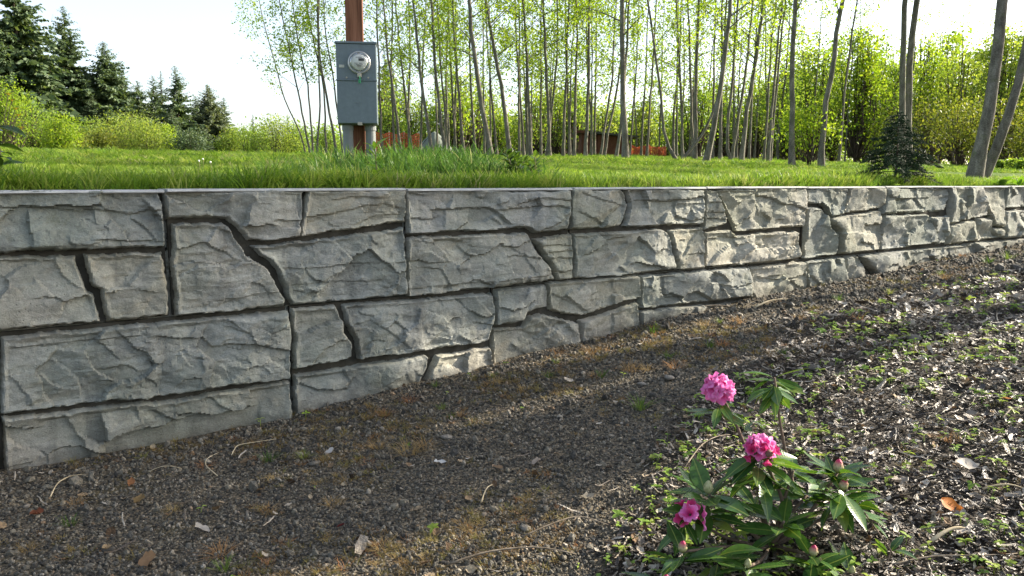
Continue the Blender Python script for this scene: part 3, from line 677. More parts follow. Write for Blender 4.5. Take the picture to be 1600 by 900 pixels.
BRUSH = leaf_mat('brush_leaf', (.09, .125, .022), (.15, .19, .03), (.24, .25, .05), .5)
def leaf_quads(C, size, r, up=.0, aspect=.62):
    n = len(C); d = r.normal(size=(n, 3)); d[:, 2] -= up; d /= np.linalg.norm(d, axis=1)[:, None]
    e = r.normal(size=(n, 3)); e -= d * (e * d).sum(1)[:, None]; e /= np.linalg.norm(e, axis=1)[:, None]
    sz = (size * r.uniform(.6, 1.25, n))[:, None]
    V = np.stack([C - d * sz * .5, C + e * sz * aspect * .5, C + d * sz * .5, C - e * sz * aspect * .5], 1).reshape(-1, 3)
    return V, np.arange(4 * n).reshape(n, 4)
def spine_at(P, zs):
    return np.stack([np.interp(zs, P[:, 2], P[:, 0]), np.interp(zs, P[:, 2], P[:, 1]), zs], 1)
def grow(P, r0, H, seed, h0, nb, blen, leaves, lsize, up=.8, clump=.16, sides=7):
    """branches and leaf sprays round a trunk polyline P (ending at height H): returns trunk MB and leaf centres"""
    r = np.random.default_rng(seed); mb = MB(); n = len(P)
    hh = (P[:, 2] - P[0, 2]) / (H - P[0, 2])
    rad = r0 * np.maximum(.08, (1 - hh) ** .75) * (1 + .5 * np.exp(-hh * 30))
    mb.tube(P, rad, sides, cap=False)
    C = []
    mono = P[np.argsort(P[:, 2])]
    for k in range(nb):
        t = ((k + r.random()) / nb); z = h0 + (H - h0) * t ** .9
        b = spine_at(mono, np.array([P[0, 2] + z - P[0, 2] * 0 if False else z]))[0]
        an = r.uniform(0, 6.28); L = blen * (1.05 - .8 * t) * r.uniform(.5, 1.25) + .15
        u = up * r.uniform(.6, 1.3); dr = np.array([math.cos(an), math.sin(an), u]); dr /= np.linalg.norm(dr)
        tt = np.linspace(0, 1, 5)[:, None]; wv = r.normal(0, .06, 3) * L
        B = b + dr * L * tt + wv * tt ** 2 + np.array([0, 0, -.12 * L]) * tt ** 2 * (1.5 - u)
        rb = max(.006, r0 * .28 * (1 - t * .7)) * np.linspace(1, .25, 5)
        mb.tube(B, rb, 4, cap=False)
        ends = [B[3], B[4]]
        for j in range(int(2 + L * 2)):
            q = r.uniform(.3, .95); s0 = B[0] + (B[4] - B[0]) * q; d2 = dr + r.normal(0, .6, 3); d2 /= np.linalg.norm(d2)
            e2 = s0 + d2 * L * r.uniform(.2, .42); mb.tube([s0, (s0 + e2) / 2 + r.normal(0, .02, 3), e2], [rb[2] * .6, rb[3] * .5, .003], 3, cap=False); ends.append(e2); ends.append((s0 + e2) / 2)
        m = int(leaves * L / blen)
        if m > 0: C.append(np.array(ends)[r.integers(0, len(ends), m)] + r.normal(0, clump, (m, 3)) * (.6 + .4 * L))
    return mb, (np.concatenate(C) if C else np.zeros((0, 3)))
def tree(name, label, P, r0, H, seed, mat_leaf=None, bark=None, group=None, cat='tree', **kw):
    P = np.asarray(P, float); base = P[0].copy()
    root = thing(name, label, cat, tuple(base), group)
    mb, C = grow(P - base, r0, H, seed, **{k: v for k, v in kw.items() if k != 'lsize'}, lsize=0)
    obj('trunk', mb.mesh('trunk', [bark or BARK], True), root)
    if len(C):
        V, F = leaf_quads(C, kw['lsize'], np.random.default_rng(seed + 5))
        obj('crown', mesh('crown', V, F, [mat_leaf or ALDER]), root)
    return root
def copy_tree(o, parent=None):
    c = o.copy(); COL.objects.link(c)
    if parent is not None: c.parent = parent
    for ch in list(o.children): copy_tree(ch, c)
    return c
def stem_path(pts, depth, H, seed, wob=.05):
    """pixel polyline from the base upwards, stood at a distance from the viewpoint; carried on above the frame to height H"""
    r = np.random.default_rng(seed)
    x, y, z = lawn_at(pts[0][0], depth); b = np.array([x, y, z - .06])
    P = [b]; z0 = pts[0][1]
    kk = (z - float(at(pts[0][0], z0, depth)[2]))
    for px, py in pts[1:]:
        p = at(px, py, depth); p[2] += kk * max(0, (py) / max(1, z0)); P.append(p)
    P = np.array(P)
    P[1:, 1] += np.cumsum(r.normal(0, .12, len(P) - 1))
    d = P[-1] - P[-2]; d = d / max(.2, d[2]); top = b[2] + H; m = 5
    for k in range(1, m + 1):
        P = np.vstack([P, P[-1] + np.array([d[0] * .8 + r.normal(0, wob), r.normal(0, wob), 1.0]) * (top - P[len(pts) - 1, 2]) / m if k == 1 else P[-1] + np.array([d[0] * .8 ** k + r.normal(0, wob), r.normal(0, wob), 1.0]) * (top - P[len(pts) - 1, 2]) / m])
    # smooth it
    tt = np.concatenate([[0], np.cumsum(np.linalg.norm(np.diff(P, axis=0), axis=1))]); q = np.linspace(0, tt[-1], 22)
    S = np.stack([np.interp(q, tt, P[:, i]) for i in range(3)], 1)
    S[1:-1] = .25 * S[:-2] + .5 * S[1:-1] + .25 * S[2:]
    S[1:] += .012 * r.normal(size=(21, 3)) * [1, 1, 0]
    S[:, 2] = np.maximum.accumulate(S[:, 2] + np.arange(22) * 1e-4) if all(a_[1] >= b_[1] for a_, b_ in zip(pts, pts[1:])) else S[:, 2]
    return S
GA = 'slim alders standing close together behind the lawn'
LA = 'slim pale alder trunk among the many in the stand behind the lawn'
# (pixel polyline from the foot to the top of the frame, trunk width in pixels, distance, label or None)
STEMS = [
 ([(486, 235), (472, 167), (455, 83), (440, 10)], 4, 33, 'slim alder leaning left at the open edge of the stand beside the meter post'),
 ([(489, 235), (482, 133), (467, 67), (460, 0)], 4, 33.4, None), ([(495, 235), (500, 150), (497, 67), (500, 0)], 4, 33, None), ([(510, 234), (508, 133), (490, 60), (480, 0)], 4, 34, None),
 ([(527, 236), (512, 150), (500, 83), (500, 0)], 5, 32, None), ([(537, 234), (520, 120), (507, 50), (504, 0)], 4, 34, None), ([(478, 235), (470, 200), (445, 150), (430, 90)], 3, 35, None),
 ([(597, 233), (592, 120), (588, 0)], 5, 33, None), ([(617, 232), (610, 100), (613, 0)], 5, 35, None), ([(628, 232), (607, 83), (600, 0)], 6, 31, None), ([(645, 231), (630, 117), (617, 0)], 5, 34, None),
 ([(677, 233), (657, 117), (645, 0)], 7, 29, 'dark slender alder leaning left, just right of the tarp heap'), ([(695, 234), (680, 100), (673, 0)], 7, 29, None), ([(703, 233), (690, 117), (683, 0)], 5, 34, None), ([(713, 233), (705, 110), (700, 0)], 5, 36, None), ([(725, 234), (713, 100), (708, 0)], 6, 31, None), ([(743, 233), (735, 117), (733, 0)], 5, 34, None),
 ([(768, 236), (748, 133), (737, 50), (733, 0)], 10, 27, 'stout alder leaning left above the leafy shrub by the wall'), ([(777, 233), (763, 83), (758, 0)], 5, 35, None), ([(798, 236), (787, 150), (770, 60), (758, 0)], 9, 28, 'dark alder bending left, nearest left of the leafy shrub top'),
 ([(812, 234), (810, 100), (803, 0)], 5, 33, None), ([(819, 234), (812, 120), (811, 0)], 5, 36, None), ([(830, 235), (822, 67), (818, 0)], 7, 30, None), ([(845, 235), (845, 67), (846, 0)], 5, 34, None), ([(853, 235), (863, 150), (870, 100), (872, 0)], 5, 32, None), ([(859, 236), (855, 133), (848, 0)], 7, 30, None), ([(880, 236), (887, 50), (890, 0)], 6, 31, None), ([(889, 236), (893, 83), (900, 0)], 4, 36, None),
 ([(897, 235), (902, 50), (901, 0)], 6, 32, None), ([(915, 236), (920, 100), (922, 0)], 7, 30, None), ([(924, 235), (926, 67), (925, 0)], 4, 36, None), ([(937, 236), (957, 117), (963, 17)], 5, 32, None), ([(943, 236), (967, 117), (977, 30)], 5, 33, None), ([(962, 240), (972, 167), (980, 67), (983, 0)], 6, 28, None),
 ([(977, 249), (974, 133), (973, 0)], 12, 24, 'stoutest straight alder, alone in front of the shed on the bright grass'), ([(983, 234), (993, 117), (997, 0)], 4, 36, None), ([(1010, 235), (1020, 100), (1025, 0)], 5, 33, None),
 ([(1059, 247), (1050, 241), (1040, 222), (1034, 190), (1031, 133), (1020, 43), (1013, 0)], 6, 25, 'slim alder whose foot sweeps sideways in a J before rising'),
 ([(1061, 247), (1074, 236), (1090, 222), (1106, 200), (1119, 160), (1128, 100), (1131, 0)], 5, 25.2, 'slim alder curving out to the right from the foot of the J shaped one'),
 ([(1067, 236), (1062, 100), (1055, 0)], 6, 31, None), ([(1082, 236), (1078, 33), (1077, 0)], 6, 31, None), ([(1086, 245), (1090, 100), (1093, 0)], 8, 26, None), ([(1113, 236), (1117, 60), (1120, 0)], 5, 35, None), ([(1125, 242), (1128, 100), (1130, 0)], 7, 28, None),
 ([(1102, 254), (1117, 187), (1130, 100), (1140, 0)], 11, 22, 'leaning alder with a stout foot right of the J shaped trunk'), ([(1144, 247), (1133, 234), (1135, 205), (1145, 120), (1152, 0)], 6, 25, None), ([(1157, 247), (1170, 167), (1183, 67), (1190, 0)], 9, 25, 'alder with a swept base leaning right near the middle of the grove'), ([(1143, 236), (1163, 117), (1177, 0)], 6, 31, None), ([(1170, 240), (1177, 133), (1188, 0)], 5, 33, None), ([(1193, 244), (1198, 167), (1205, 60), (1212, 0)], 5, 30, None),
 ([(1200, 247), (1207, 150), (1220, 40), (1224, 0)], 6, 27, None), ([(1203, 246), (1217, 100), (1228, 0)], 5, 28, None),
 ([(1237, 257), (1235, 150), (1237, 67), (1240, 0)], 11, 18, 'upright dark alder with a leafy young tree against its right side'),
 ([(1283, 258), (1292, 150), (1307, 77), (1323, 0)], 11, 18, 'alder leaning right with a yellow leafy bough high on its right'), ([(1310, 248), (1317, 133), (1330, 30)], 5, 30, None),
]
ALD = []; YNG = []
for i, (pts, wpx, dp, lab) in enumerate(STEMS):
    r0 = wpx * dp / FPX / 2 * .80
    H = 9.5 + (i * 37 % 30) / 10; left = pts[0][0] < 560
    P = stem_path(pts, dp, H, 300 + i)
    o = tree('alder_tree', lab or LA, P, r0, P[-1, 2] - P[0, 2], 500 + i, group=None if lab else GA, h0=2.4 + (i % 5) * .25, nb=26, blen=1.45 if left else 1.35, leaves=100 if left else (98 if pts[0][0] < 990 else (130 if dp < 20 else 60)), lsize=.10, clump=.14)
    ln = pts[-1][0] - pts[0][0]
    if not lab: ALD.append((o, pts[0][0], ('thin ' if wpx <= 4 else 'slim ' if wpx == 5 else 'sturdier ') + ('left leaning' if ln < -9 else 'right leaning' if ln > 9 else 'upright')))
# thinner stems farther back in the stand, copied from three trees
protos = []
for k in range(4):
    P = np.array([(0, 0, 0), (.05, 0, 2), (.1 - .1 * k, .05, 4.5), (.2 - .15 * k, 0, 7), (.25 - .12 * k, .1, 9.5), (.3 - .1 * k, 0, 12)]); q = np.linspace(0, 12, 18)
    P = np.stack([np.interp(q, P[:, 2], P[:, 0]), np.interp(q, P[:, 2], P[:, 1]), q], 1)
    protos.append(tree('young_alder', 'thin far alder stem half lost among the trunks in front', P, .062, 12, 700 + k, group='thin far stems at the back of the stand', h0=2.6, nb=20, blen=1.3, leaves=80, lsize=.13, clump=.2))
r = np.random.default_rng(44); first = [True] * 4
for i in range(34):
    px = r.uniform(575, 1240); dp = r.uniform(36, 52); x, y, z = lawn_at(px, dp); k = i % 4
    o = protos[k] if first[k] else copy_tree(protos[k]); first[k] = False
    o.location = (x, y, z - .05); o.rotation_euler = (r.normal(0, .03), r.normal(0, .04), r.uniform(0, 6.28)); s_ = r.uniform(.75, 1.1); o.scale = (s_, s_, s_); YNG.append((o, px, 'alder'))
for i in range(16):
    px = 1212 + i * 26 + r.uniform(-9, 9); dp = r.uniform(36, 48); x, y, z = lawn_at(px, dp); o = copy_tree(protos[i % 4]); o.location = (x, y, z - .05); o.rotation_euler = (r.normal(0, .03), r.normal(0, .05), r.uniform(0, 6.28)); s_ = r.uniform(.5, .78); o.scale = (s_ * 1.1, s_ * 1.1, s_); YNG.append((o, px, 'alder'))
# ---- labels: by stature and lean, then by what they stand beside, then by order from the left
LOC = ((560, 'in the open clump left of the meter box'), (636, 'before the orange netting by the meter box'), (700, 'around the tarp heap'), (755, 'left of the stout leaning alder'), (840, 'above the leafy wall shrub'), (905, 'left of the shed'), (970, 'in front of the shed'), (1032, 'right of the stoutest straight alder'), (1098, 'right of the J shaped trunk'), (1168, 'about the stout footed leaning alder'), (1240, 'left of the upright dark alder'), (1400, 'left of the small dark spruce'), (1510, 'between spruce and leaning trunks'), (9999, 'behind the leaning trunks'))
ORD = ['leftmost', 'second from left', 'third from left', 'fourth from left', 'fifth from left', 'sixth from left', 'seventh from left', 'eighth from left', 'ninth from left', 'tenth from left']
def name_by_place(items, pre):
    kinds = {}
    for o, px, adj in items: kinds.setdefault((adj, [n_ for lim, n_ in LOC if px < lim][0]), []).append((px, o))
    for (adj, loc), L_ in kinds.items():
        L_.sort(key=lambda t_: t_[0])
        for k_, (px, o) in enumerate(L_): o['label'] = (pre % adj) + ' ' + loc + ('' if len(L_) == 1 else ', ' + ORD[min(k_, 9)])
name_by_place(ALD, '%s alder')
name_by_place(YNG, 'thin far %s stem')
# ---- the near trees on the right
def near_tree(label, pts, wpx, dp, H, seed, **kw):
    P = stem_path(pts, dp, H, seed, .08); tree('alder_tree', label, P, wpx * dp / FPX / 2, P[-1, 2] - P[0, 2], seed + 1, **kw)
near_tree('left stem of the close pair rising behind the small dark spruce', [(1408, 262), (1408, 133), (1408, 0)], 10, 19, 13, 801, h0=4.3, nb=26, blen=2.2, leaves=170, lsize=.085)
near_tree('right stem of the close pair rising behind the small dark spruce', [(1418, 262), (1419, 133), (1425, 0)], 11, 19.2, 13, 811, h0=4.0, nb=26, blen=2.0, leaves=150, lsize=.085)
near_tree('thickest leaning trunk at the far right, standing close behind the wall', [(1521, 279), (1543, 183), (1563, 83), (1580, 0)], 19, 12, 11, 821, h0=3.0, nb=20, blen=1.7, leaves=90, lsize=.075)
near_tree('mossy second trunk leaning right from the foot of the thickest one', [(1532, 277), (1545, 235), (1562, 195), (1585, 130), (1604, 67), (1622, 0)], 14, 12.3, 11, 831, h0=2.6, nb=20, blen=1.7, leaves=90, lsize=.075)
# the low bough with yellow leaves and the young leafy tree
# ---- leafy young trees and bushes
def bush(name, label, px, dp, top, wpx, seed, mat_, n=1700, ls=.14, cat='bush', group=None, stems=5, flat=.55, bottom=0.0, depthk=.7):
    x, y, z = lawn_at(px, dp); H = float(at(px, top, dp)[2]) - z; W = wpx * dp / FPX / 2; r = np.random.default_rng(seed)
    root = thing(name, label, cat, (x, y, z), group); mb = MB(); C = []
    ncl = max(14, int(26 * (W * H) ** .35))
    for k in range(ncl):
        u = r.normal(size=3); u /= np.linalg.norm(u); rr = r.random() ** .38
        c = np.array([u[0] * W * rr, u[1] * W * rr * depthk, H * (bottom + (1 - bottom) * (.52 + .44 * u[2] * rr))])
        wtop = 1 - flat * max(0, c[2] / H - .45); c[0] *= wtop; c[1] *= wtop
        cs = (.20 + .13 * r.random()) * min(W, H * .6)
        C.append(c + r.normal(0, 1, (n // ncl, 3)) * cs * [1, 1, .8])
        b = np.array([c[0] * .25, c[1] * .25, H * bottom * .9])
        mb.tube([b + [0, 0, -.05], b * .4 + c * .5 + r.normal(0, .05 * H, 3), c], [.006 * H, .004 * H, .002 * H], 4, cap=False)
    for k in range(stems): 
        an = r.uniform(0, 6.28); q = r.uniform(.1, .35) * W
        mb.tube([(0.1 * q * math.cos(an), .1 * q * math.sin(an), -.05), (q * math.cos(an), q * math.sin(an), H * .5), (1.5 * q * math.cos(an), 1.5 * q * math.sin(an), H * .92)], [.008 * H, .006 * H, .002 * H], 5, cap=False)
    obj('stems', mb.mesh('stems', [BARK_DARK], True), root)
    C = np.concatenate(C); C[:, 2] = np.maximum(C[:, 2], .02); C = C[(C[:, 2] < H * 1.06) & (np.abs(C[:, 0]) < W * 1.35)]
    V, F = leaf_quads(C, ls, r); obj('foliage', mesh('foliage', V, F, [mat_]), root)
    return root
bush('young_tree', 'young leafy tree with bright yellow green leaves beside the upright dark alder', 1262, 18.5, 140, 90, 901, ALDER, 1500, .085, 'tree', bottom=.12)
# bushes on the left below the conifers
LB = [(52, 150, 80, 68, COTTON, 'tall dull green leafy tree beside the bright one at the left border'), (96, 178, 60, 66, ALDER, 'light green sapling tree with pale stems before the tallest firs'), (205, 172, 90, 80, WILLOW, 'highest of the yellow green bushes, behind the broad one'), (190, 184, 115, 76, WILLOW, 'broad rounded yellow green bush in front of the conifers'), (232, 186, 80, 74, WILLOW, 'rounded pale bush at the right of the broad one'), (140, 186, 70, 78, COTTON, 'dull green bush below the tall fir'), (78, 190, 95, 70, WILLOW, 'loose yellowish bush near the left border'), (20, 120, 80, 62, ALDER, 'tall bright green leafy tree at the left border'), (300, 202, 60, 74, FIR, 'low dark evergreen bush at the lawn edge'), (390, 196, 70, 84, COTTON, 'round mid green bush left of the yellowish one'), (432, 182, 75, 82, WILLOW, 'yellow green round tree left of the slim alder clump'), (362, 198, 40, 86, WILLOW, 'small pale bush between two darker ones'), (465, 192, 50, 84, COTTON, 'green bush behind the feet of the alder clump'), (110, 205, 70, 68, BRUSH, 'low brownish scrub below the firs'), (258, 196, 46, 78, ALDER, 'light green sapling before the paired conifers'), (515, 196, 60, 80, COTTON, 'green bush seen left of the meter conduits'), (160, 200, 60, 72, BRUSH, 'dark brownish bush beside the broad yellow green one')]
for i, (px, top, wpx, dp, m_, lab) in enumerate(LB):
    bush('bush', lab, px, dp, top, wpx, 1000 + i, m_, 3800, .17, flat=(.5, .8, .65)[i % 3])
# undergrowth behind the stand
r = np.random.default_rng(12)
GU = 'leafy undergrowth behind the alder stand'
kinds_ = [(ALDER, 'bright'), (WILLOW, 'pale'), (COTTON, 'green'), (BRUSH, 'dull')]
UND = []
for i in range(40):
    px = 570 + i * 17 + r.uniform(-9, 9); dp = r.uniform(50, 68); m_ = (ALDER, WILLOW, WILLOW, COTTON)[i % 4]
    top = r.uniform(95, 175) if px < 930 or px > 1080 else r.uniform(150, 200)
    o = bush('undergrowth_bush', {ALDER: 'bright green', WILLOW: 'pale yellow green', COTTON: 'mid green'}[m_] + ' undergrowth bush behind the alder trunks', px, dp, top, r.uniform(45, 80), 1100 + i, m_, 1500, .20, group={ALDER: 'bright green', WILLOW: 'pale yellow green', COTTON: 'mid green'}[m_] + ' undergrowth behind the stand', flat=.75)
    UND.append((o, px, {ALDER: 'bright green', WILLOW: 'pale yellow green', COTTON: 'mid green'}[m_]))
name_by_place(UND, '%s bush')
# denser leafy trees on the right
RB = [(1228, 86, 80, 44, COTTON, 'dense blue green leafy tree behind the upright dark alder', 2600), (1275, 62, 110, 40, COTTON, 'large dense green tree between the two nearer alders', 3600), (1335, 34, 90, 38, ALDER, 'tall loose leafy tree left of the close pair of trunks', 3400), (1385, 70, 70, 42, COTTON, 'leafy tree just left of the close pair of trunks', 2200), (1442, 40, 70, 40, ALDER, 'loose light green tree right of the close pair of trunks', 2400), (1490, 62, 90, 38, WILLOW, 'yellowish tree in the right hand thicket', 2800), (1555, 38, 90, 36, WILLOW, 'yellow green tree behind the leaning trunks', 3200), (1625, 30, 110, 36, ALDER, 'leafy tree at the right border behind the leaning trunks', 2600), (1180, 130, 60, 50, WILLOW, 'pale tree behind the grove right of its middle', 1500)]
for i, (px, top, wpx, dp, m_, lab, n_) in enumerate(RB):
    bush('leafy_tree', lab, px, dp, top, wpx, 1200 + i, m_, int(n_ * 1.2), .16, 'tree', bottom=.06, flat=(.95, .8, 1.0, .85)[i % 4], stems=5)
RB2 = [(1205, 120, 70, 60, ALDER, 'pale far tree behind the twin stems right of the grove'), (1252, 70, 60, 58, WILLOW, 'pale far tree behind the upright dark alder'), (1300, 60, 60, 60, COTTON, 'far green tree behind the alder leaning right'), (1362, 50, 60, 56, ALDER, 'far light tree left of the close pair'), (1412, 62, 60, 58, WILLOW, 'far yellowish tree behind the close pair of trunks'), (1468, 30, 60, 54, ALDER, 'far light green tree right of the close pair'), (1525, 54, 60, 52, COTTON, 'far green tree left of the leaning trunks'), (1590, 36, 70, 52, ALDER, 'far light green tree behind the leaning trunks')]
for i, (px, top, wpx, dp, m_, lab) in enumerate(RB2): bush('leafy_tree', lab, px, dp, top, wpx, 1260 + i, m_, 2600, .26, 'tree', bottom=.05, flat=(.9, 1.05, .8)[i % 3], stems=3)
RU = [(1450, 150, 110, 33, BRUSH), (1500, 158, 100, 31, BRUSH), (1560, 150, 110, 30, BRUSH), (1620, 160, 100, 29, BRUSH), (1400, 175, 80, 36, BRUSH), (1350, 180, 80, 40, COTTON), (1245, 185, 70, 44, BRUSH), (1300, 190, 70, 42, COTTON)]
for i, (px, top, wpx, dp, m_) in enumerate(RU):
    bush('thicket_bush', ('olive thicket bush just right of the close pair of trunks', 'olive thicket bush midway between the close pair and the leaning trunks', 'olive thicket bush directly behind the leaning trunks', 'olive thicket bush at the right border', 'olive thicket bush behind the small dark spruce', 'green thicket bush left of the small dark spruce', 'olive thicket bush at the foot of the upright dark alder', 'green thicket bush behind the alder leaning right')[i], px, dp, top, wpx, 1300 + i, m_, 1900, .12, group='olive brown thicket bushes' if m_ is BRUSH else 'green thicket bushes', stems=12, flat=.4)
for i, (px, top, wpx, dp) in enumerate([(1590, 248, 40, 24), (1560, 250, 30, 25), (1300, 195, 30, 44)]):
    bush('low_bush', ('low dark bush at the right border beyond the lawn', 'smaller dark bush beside the one at the right border', 'dark shadowy bush behind the leaning alder')[i], px, dp, top, wpx, 1400 + i, FIR if i == 2 else COTTON, 900, .09)
# ---- conifers on the left
def conifer(name, label, px, top, wpx, dp, seed, mat_=None, sparse=1.0, h0=.04, n=110, group=None):
    x, y, z = lawn_at(px, dp); H = float(at(px, top, dp)[2]) - z; W = wpx * dp / FPX / 2; r = np.random.default_rng(seed)
    root = thing(name, label, 'tree', (x, y, z - .05), group)
    mb = MB(); mb.tube([(0, 0, 0), (.02 * W, 0, H * .5), (0, 0, H)], [.017 * H, .010 * H, .012], 7, cap=False)
    C = []; D = []; S = []
    nb = int(n * 2.2 * sparse)
    for k in range(nb):
        t = h0 + (1 - h0) * (k + r.random()) / nb; zb = H * t
        L = 1.12 * W * (1 - t) ** .72 * r.uniform(.55, 1.12) + .02 * W; an = r.uniform(0, 6.28)
        if t < .12: L *= .75
        dr = np.array([math.cos(an), math.sin(an), 0]); up = .25 * (t - .35) + r.normal(0, .06); side = np.array([-dr[1], dr[0], 0])
        m = max(5, int(L * 7)); q = np.linspace(.1, 1, m)
        A = np.array([0, 0, zb]) + dr * L * q[:, None] + np.array([0, 0, 1.]) * (L * (up * q - .38 * q * q * (1 - t) + .14 * q ** 3))[:, None]
        mb.tube([(0, 0, zb), A[m // 2], A[-1]], [.006 * H * (1 - t) + .006, .004 * H * (1 - t) + .005, .004], 3, cap=False)
        for sg in (-1, 1, 0):
            wd = L * .34 * (1.05 - q)
            e_ = dr * .5 + side * sg * r.uniform(.6, 1.0) + np.array([0, 0, -.32]); e_ = e_ + r.normal(0, .18, (m, 3))
            e_ /= np.linalg.norm(e_, axis=1)[:, None]
            C.append(A + r.normal(0, .015 * W, (m, 3))); D.append(e_); S.append(np.maximum(wd, .15 * W * (1.15 - t)) * r.uniform(.7, 1.3, m))
    C = np.concatenate(C); D = np.concatenate(D); S = np.concatenate(S)[:, None]
    nrm = r.normal(size=C.shape); nrm -= D * (nrm * D).sum(1)[:, None]; nrm /= np.linalg.norm(nrm, axis=1)[:, None]
    wv = .30
    V = np.stack([C, C + D * S * .45 + nrm * S * wv, C + D * S, C + D * S * .45 - nrm * S * wv], 1).reshape(-1, 3)
    obj('trunk', mb.mesh('trunk', [BARK_DARK], True), root)
    obj('crown', mesh('crown', V, np.arange(len(V)).reshape(-1, 4), [mat_ or FIR]), root)
    return root
CN = [(40, -45, 165, 80, 'tallest broad dark fir at the left border, its top out of the picture', FIR, 1.15), (-20, 8, 130, 76, 'dark fir partly cut off by the left border', FIR, 1.1), (115, 10, 112, 88, 'tall pointed fir with a clear spire right of the tallest', FIR, 1.2), (174, 66, 120, 90, 'bushy pointed fir at the right end of the tall row', FIR, 1.1), (222, 126, 66, 96, 'small pointed fir just right of the tall row', FIR, .9), (281, 102, 66, 94, 'slender fir with drooping boughs, right of two thinner ones', FIR, .8), (258, 110, 40, 100, 'thin spire behind the slender fir', FIR, .7), (246, 118, 58, 99, 'short narrow fir left of the thin spire', FIR, .8), (330, 132, 70, 98, 'broad grey green pine standing alone before the gap', PINE, 1.2), (354, 152, 46, 104, 'dark fir half behind the grey green pine', FIR, .8), (398, 178, 22, 120, 'tiny far fir tip left of the round bushes', FIR, .6), (452, 178, 22, 118, 'tiny far fir tip beside the alder clump', FIR, .6), (150, 150, 50, 86, 'young fir filling the gap between the tall firs', FIR, 1.0), (320, 198, 30, 80, 'small young fir at the foot of the grey green pine', FIR, .9), (272, 170, 46, 84, 'young dark fir at the foot of the slender one', FIR, .9), (198, 108, 70, 95, 'mid sized fir between the bushy pointed fir and the small pointed one', FIR, 1.0), (310, 150, 50, 100, 'dim fir filling the space left of the grey green pine', FIR, .9), (604, 78, 60, 78, 'dark fir seen through the alders right of the meter box', FIR, .8)]
for i, (px, top, wpx, dp, lab, m_, sp_) in enumerate(CN):
    conifer('fir_tree' if m_ is FIR else 'pine_tree', lab, px, top, wpx * (1.15 if wpx > 80 else 1.35), dp, 1500 + i, m_, sp_)
# far woodland closing the view: one mass nobody could count
r = np.random.default_rng(77); C = []
for k in range(1100):
    an = R(r.uniform(-50, 60)); dd = r.uniform(130, 190); x, y = dd * math.sin(an), dd * math.cos(an); h = r.uniform(5, 8) if an < R(-2) else r.uniform(6, 15)
    C.append(np.array([x, y, float(lawn_z(x, y)) + h * .45]) + np.clip(r.normal(0, 1, (130, 3)), -1.7, 1.7) * [2.2, 1.5, h * .26])
V, F = leaf_quads(np.concatenate(C), .55, r); obj('far_woodland', mesh('far_woodland', V, F, [COTTON]), kind='stuff')
# ---- broad trees out of view on the right whose crowns dapple the wall and the gravel
def shade_tree(x, y, z0, H, W, seed, zc, off, n=2600, ls=.2):
    # a tree leaning out over the strip: its foot stands 'off' metres nearer the wall than its crown
    r = np.random.default_rng(seed); zz = np.linspace(0, H, 12); P = np.stack([zz * 0, off * (1 - np.clip(zz / zc, 0, 1) ** 1.3), zz], 1)
    root = thing('maple_tree', 'broad leafy tree beyond the right border shading the wall', 'tree', (x, y, z0), 'broad trees beyond the right border')
    mb = MB(); mb.tube(P, np.linspace(.12, .03, 12), 8, cap=False); C = []
    for k in range(34):
        u = r.normal(size=3); u /= np.linalg.norm(u); c = np.array([u[0] * W, u[1] * W, zc + u[2] * (H - zc) * .8]) * [1, 1, 1] * 1.0
        c[:2] *= r.random() ** .4; b = P[min(11, int(max(0, c[2] * .7) / H * 11))]
        mb.tube([b, (b + c) / 2 + r.normal(0, .2, 3), c], [.05, .03, .01], 4, cap=False)
        C.append(c + r.normal(0, .24, (n // 34, 3)))
    obj('trunk', mb.mesh('trunk', [BARK], True), root)
    V, F = leaf_quads(np.concatenate(C), ls, r); obj('crown', mesh('crown', V, F, [COTTON]), root)
SHADE = [(10.0, 7.1, .6, 8.0, 1.25, 6.9, 1.9), (12.6, 8.2, .7, 9.6, 1.3, 8.3, 1.9), (10.3, 8.5, .7, 7.6, .8, 6.9, .9), (9.2, 6.0, .5, 7.2, .8, 6.4, 2.4), (10.0, 6.3, .5, 6.5, .7, 6.1, 2.5)]
for k, (x, y) in enumerate(((12.9, 14.8), (14.4, 18.2), (16.5, 22.0))):
    z = float(lawn_z(x, y)); q = np.linspace(0, 1, 14); P = np.stack([x + .5 * q * q, y + .2 * q, z - .05 + 11.5 * q], 1)
    tree('alder_tree', 'tall leafy alder on the lawn beyond the right border', P, .13, 11.5, 2100 + k, group='alders beyond the right border', h0=3.6, nb=26, blen=2.1, leaves=210, lsize=.11, clump=.22)
for k, a_ in enumerate(SHADE): shade_tree(*a_[:5], 2000 + k, a_[5], a_[6], 1000 if k < 2 else 350)
# ================================================================== meter post, shed, fences, plants
def metal(name, c, rough=.45, metal_=.0, sc=30, var=.12, spec=.4):
    t = NT(name); p = t.pos(); f = t.noise(p, sc, 5, .65); g = t.noise(t.scalevec(p, (14, 14, 1.2)), 1, 4, .6)
    lo = tuple(k * (1 - var) for k in c); hi = tuple(k * (1 + var) for k in c)
    col = t.mix(t.ramp(g, [(.45, (0, 0, 0)), (.75, (.5, .5, .5))]), t.ramp(f, [(.3, lo), (.7, hi)]), tuple(k * .75 for k in c))
    return t.done(col, t.ramp(f, [(.3, (rough - .08,) * 3), (.7, (rough + .1,) * 3)]), t.bump(f, .12, .002), spec=spec, metal=metal_)
BOXM = metal('grey_enamel', (.128, .162, .180), .5)
PVC = metal('grey_conduit', (.15, .165, .165), .55)
DARKM = metal('dark_screen', (.02, .022, .022), .3)
STEEL = metal('bright_steel', (.45, .45, .44), .35, .7)
FACE = metal('meter_face', (.50, .51, .49), .5, var=.06)
GREEN = metal('green_seal', (.02, .20, .08), .4)
BRASS = metal('latch_metal', (.35, .33, .27), .4, .6)
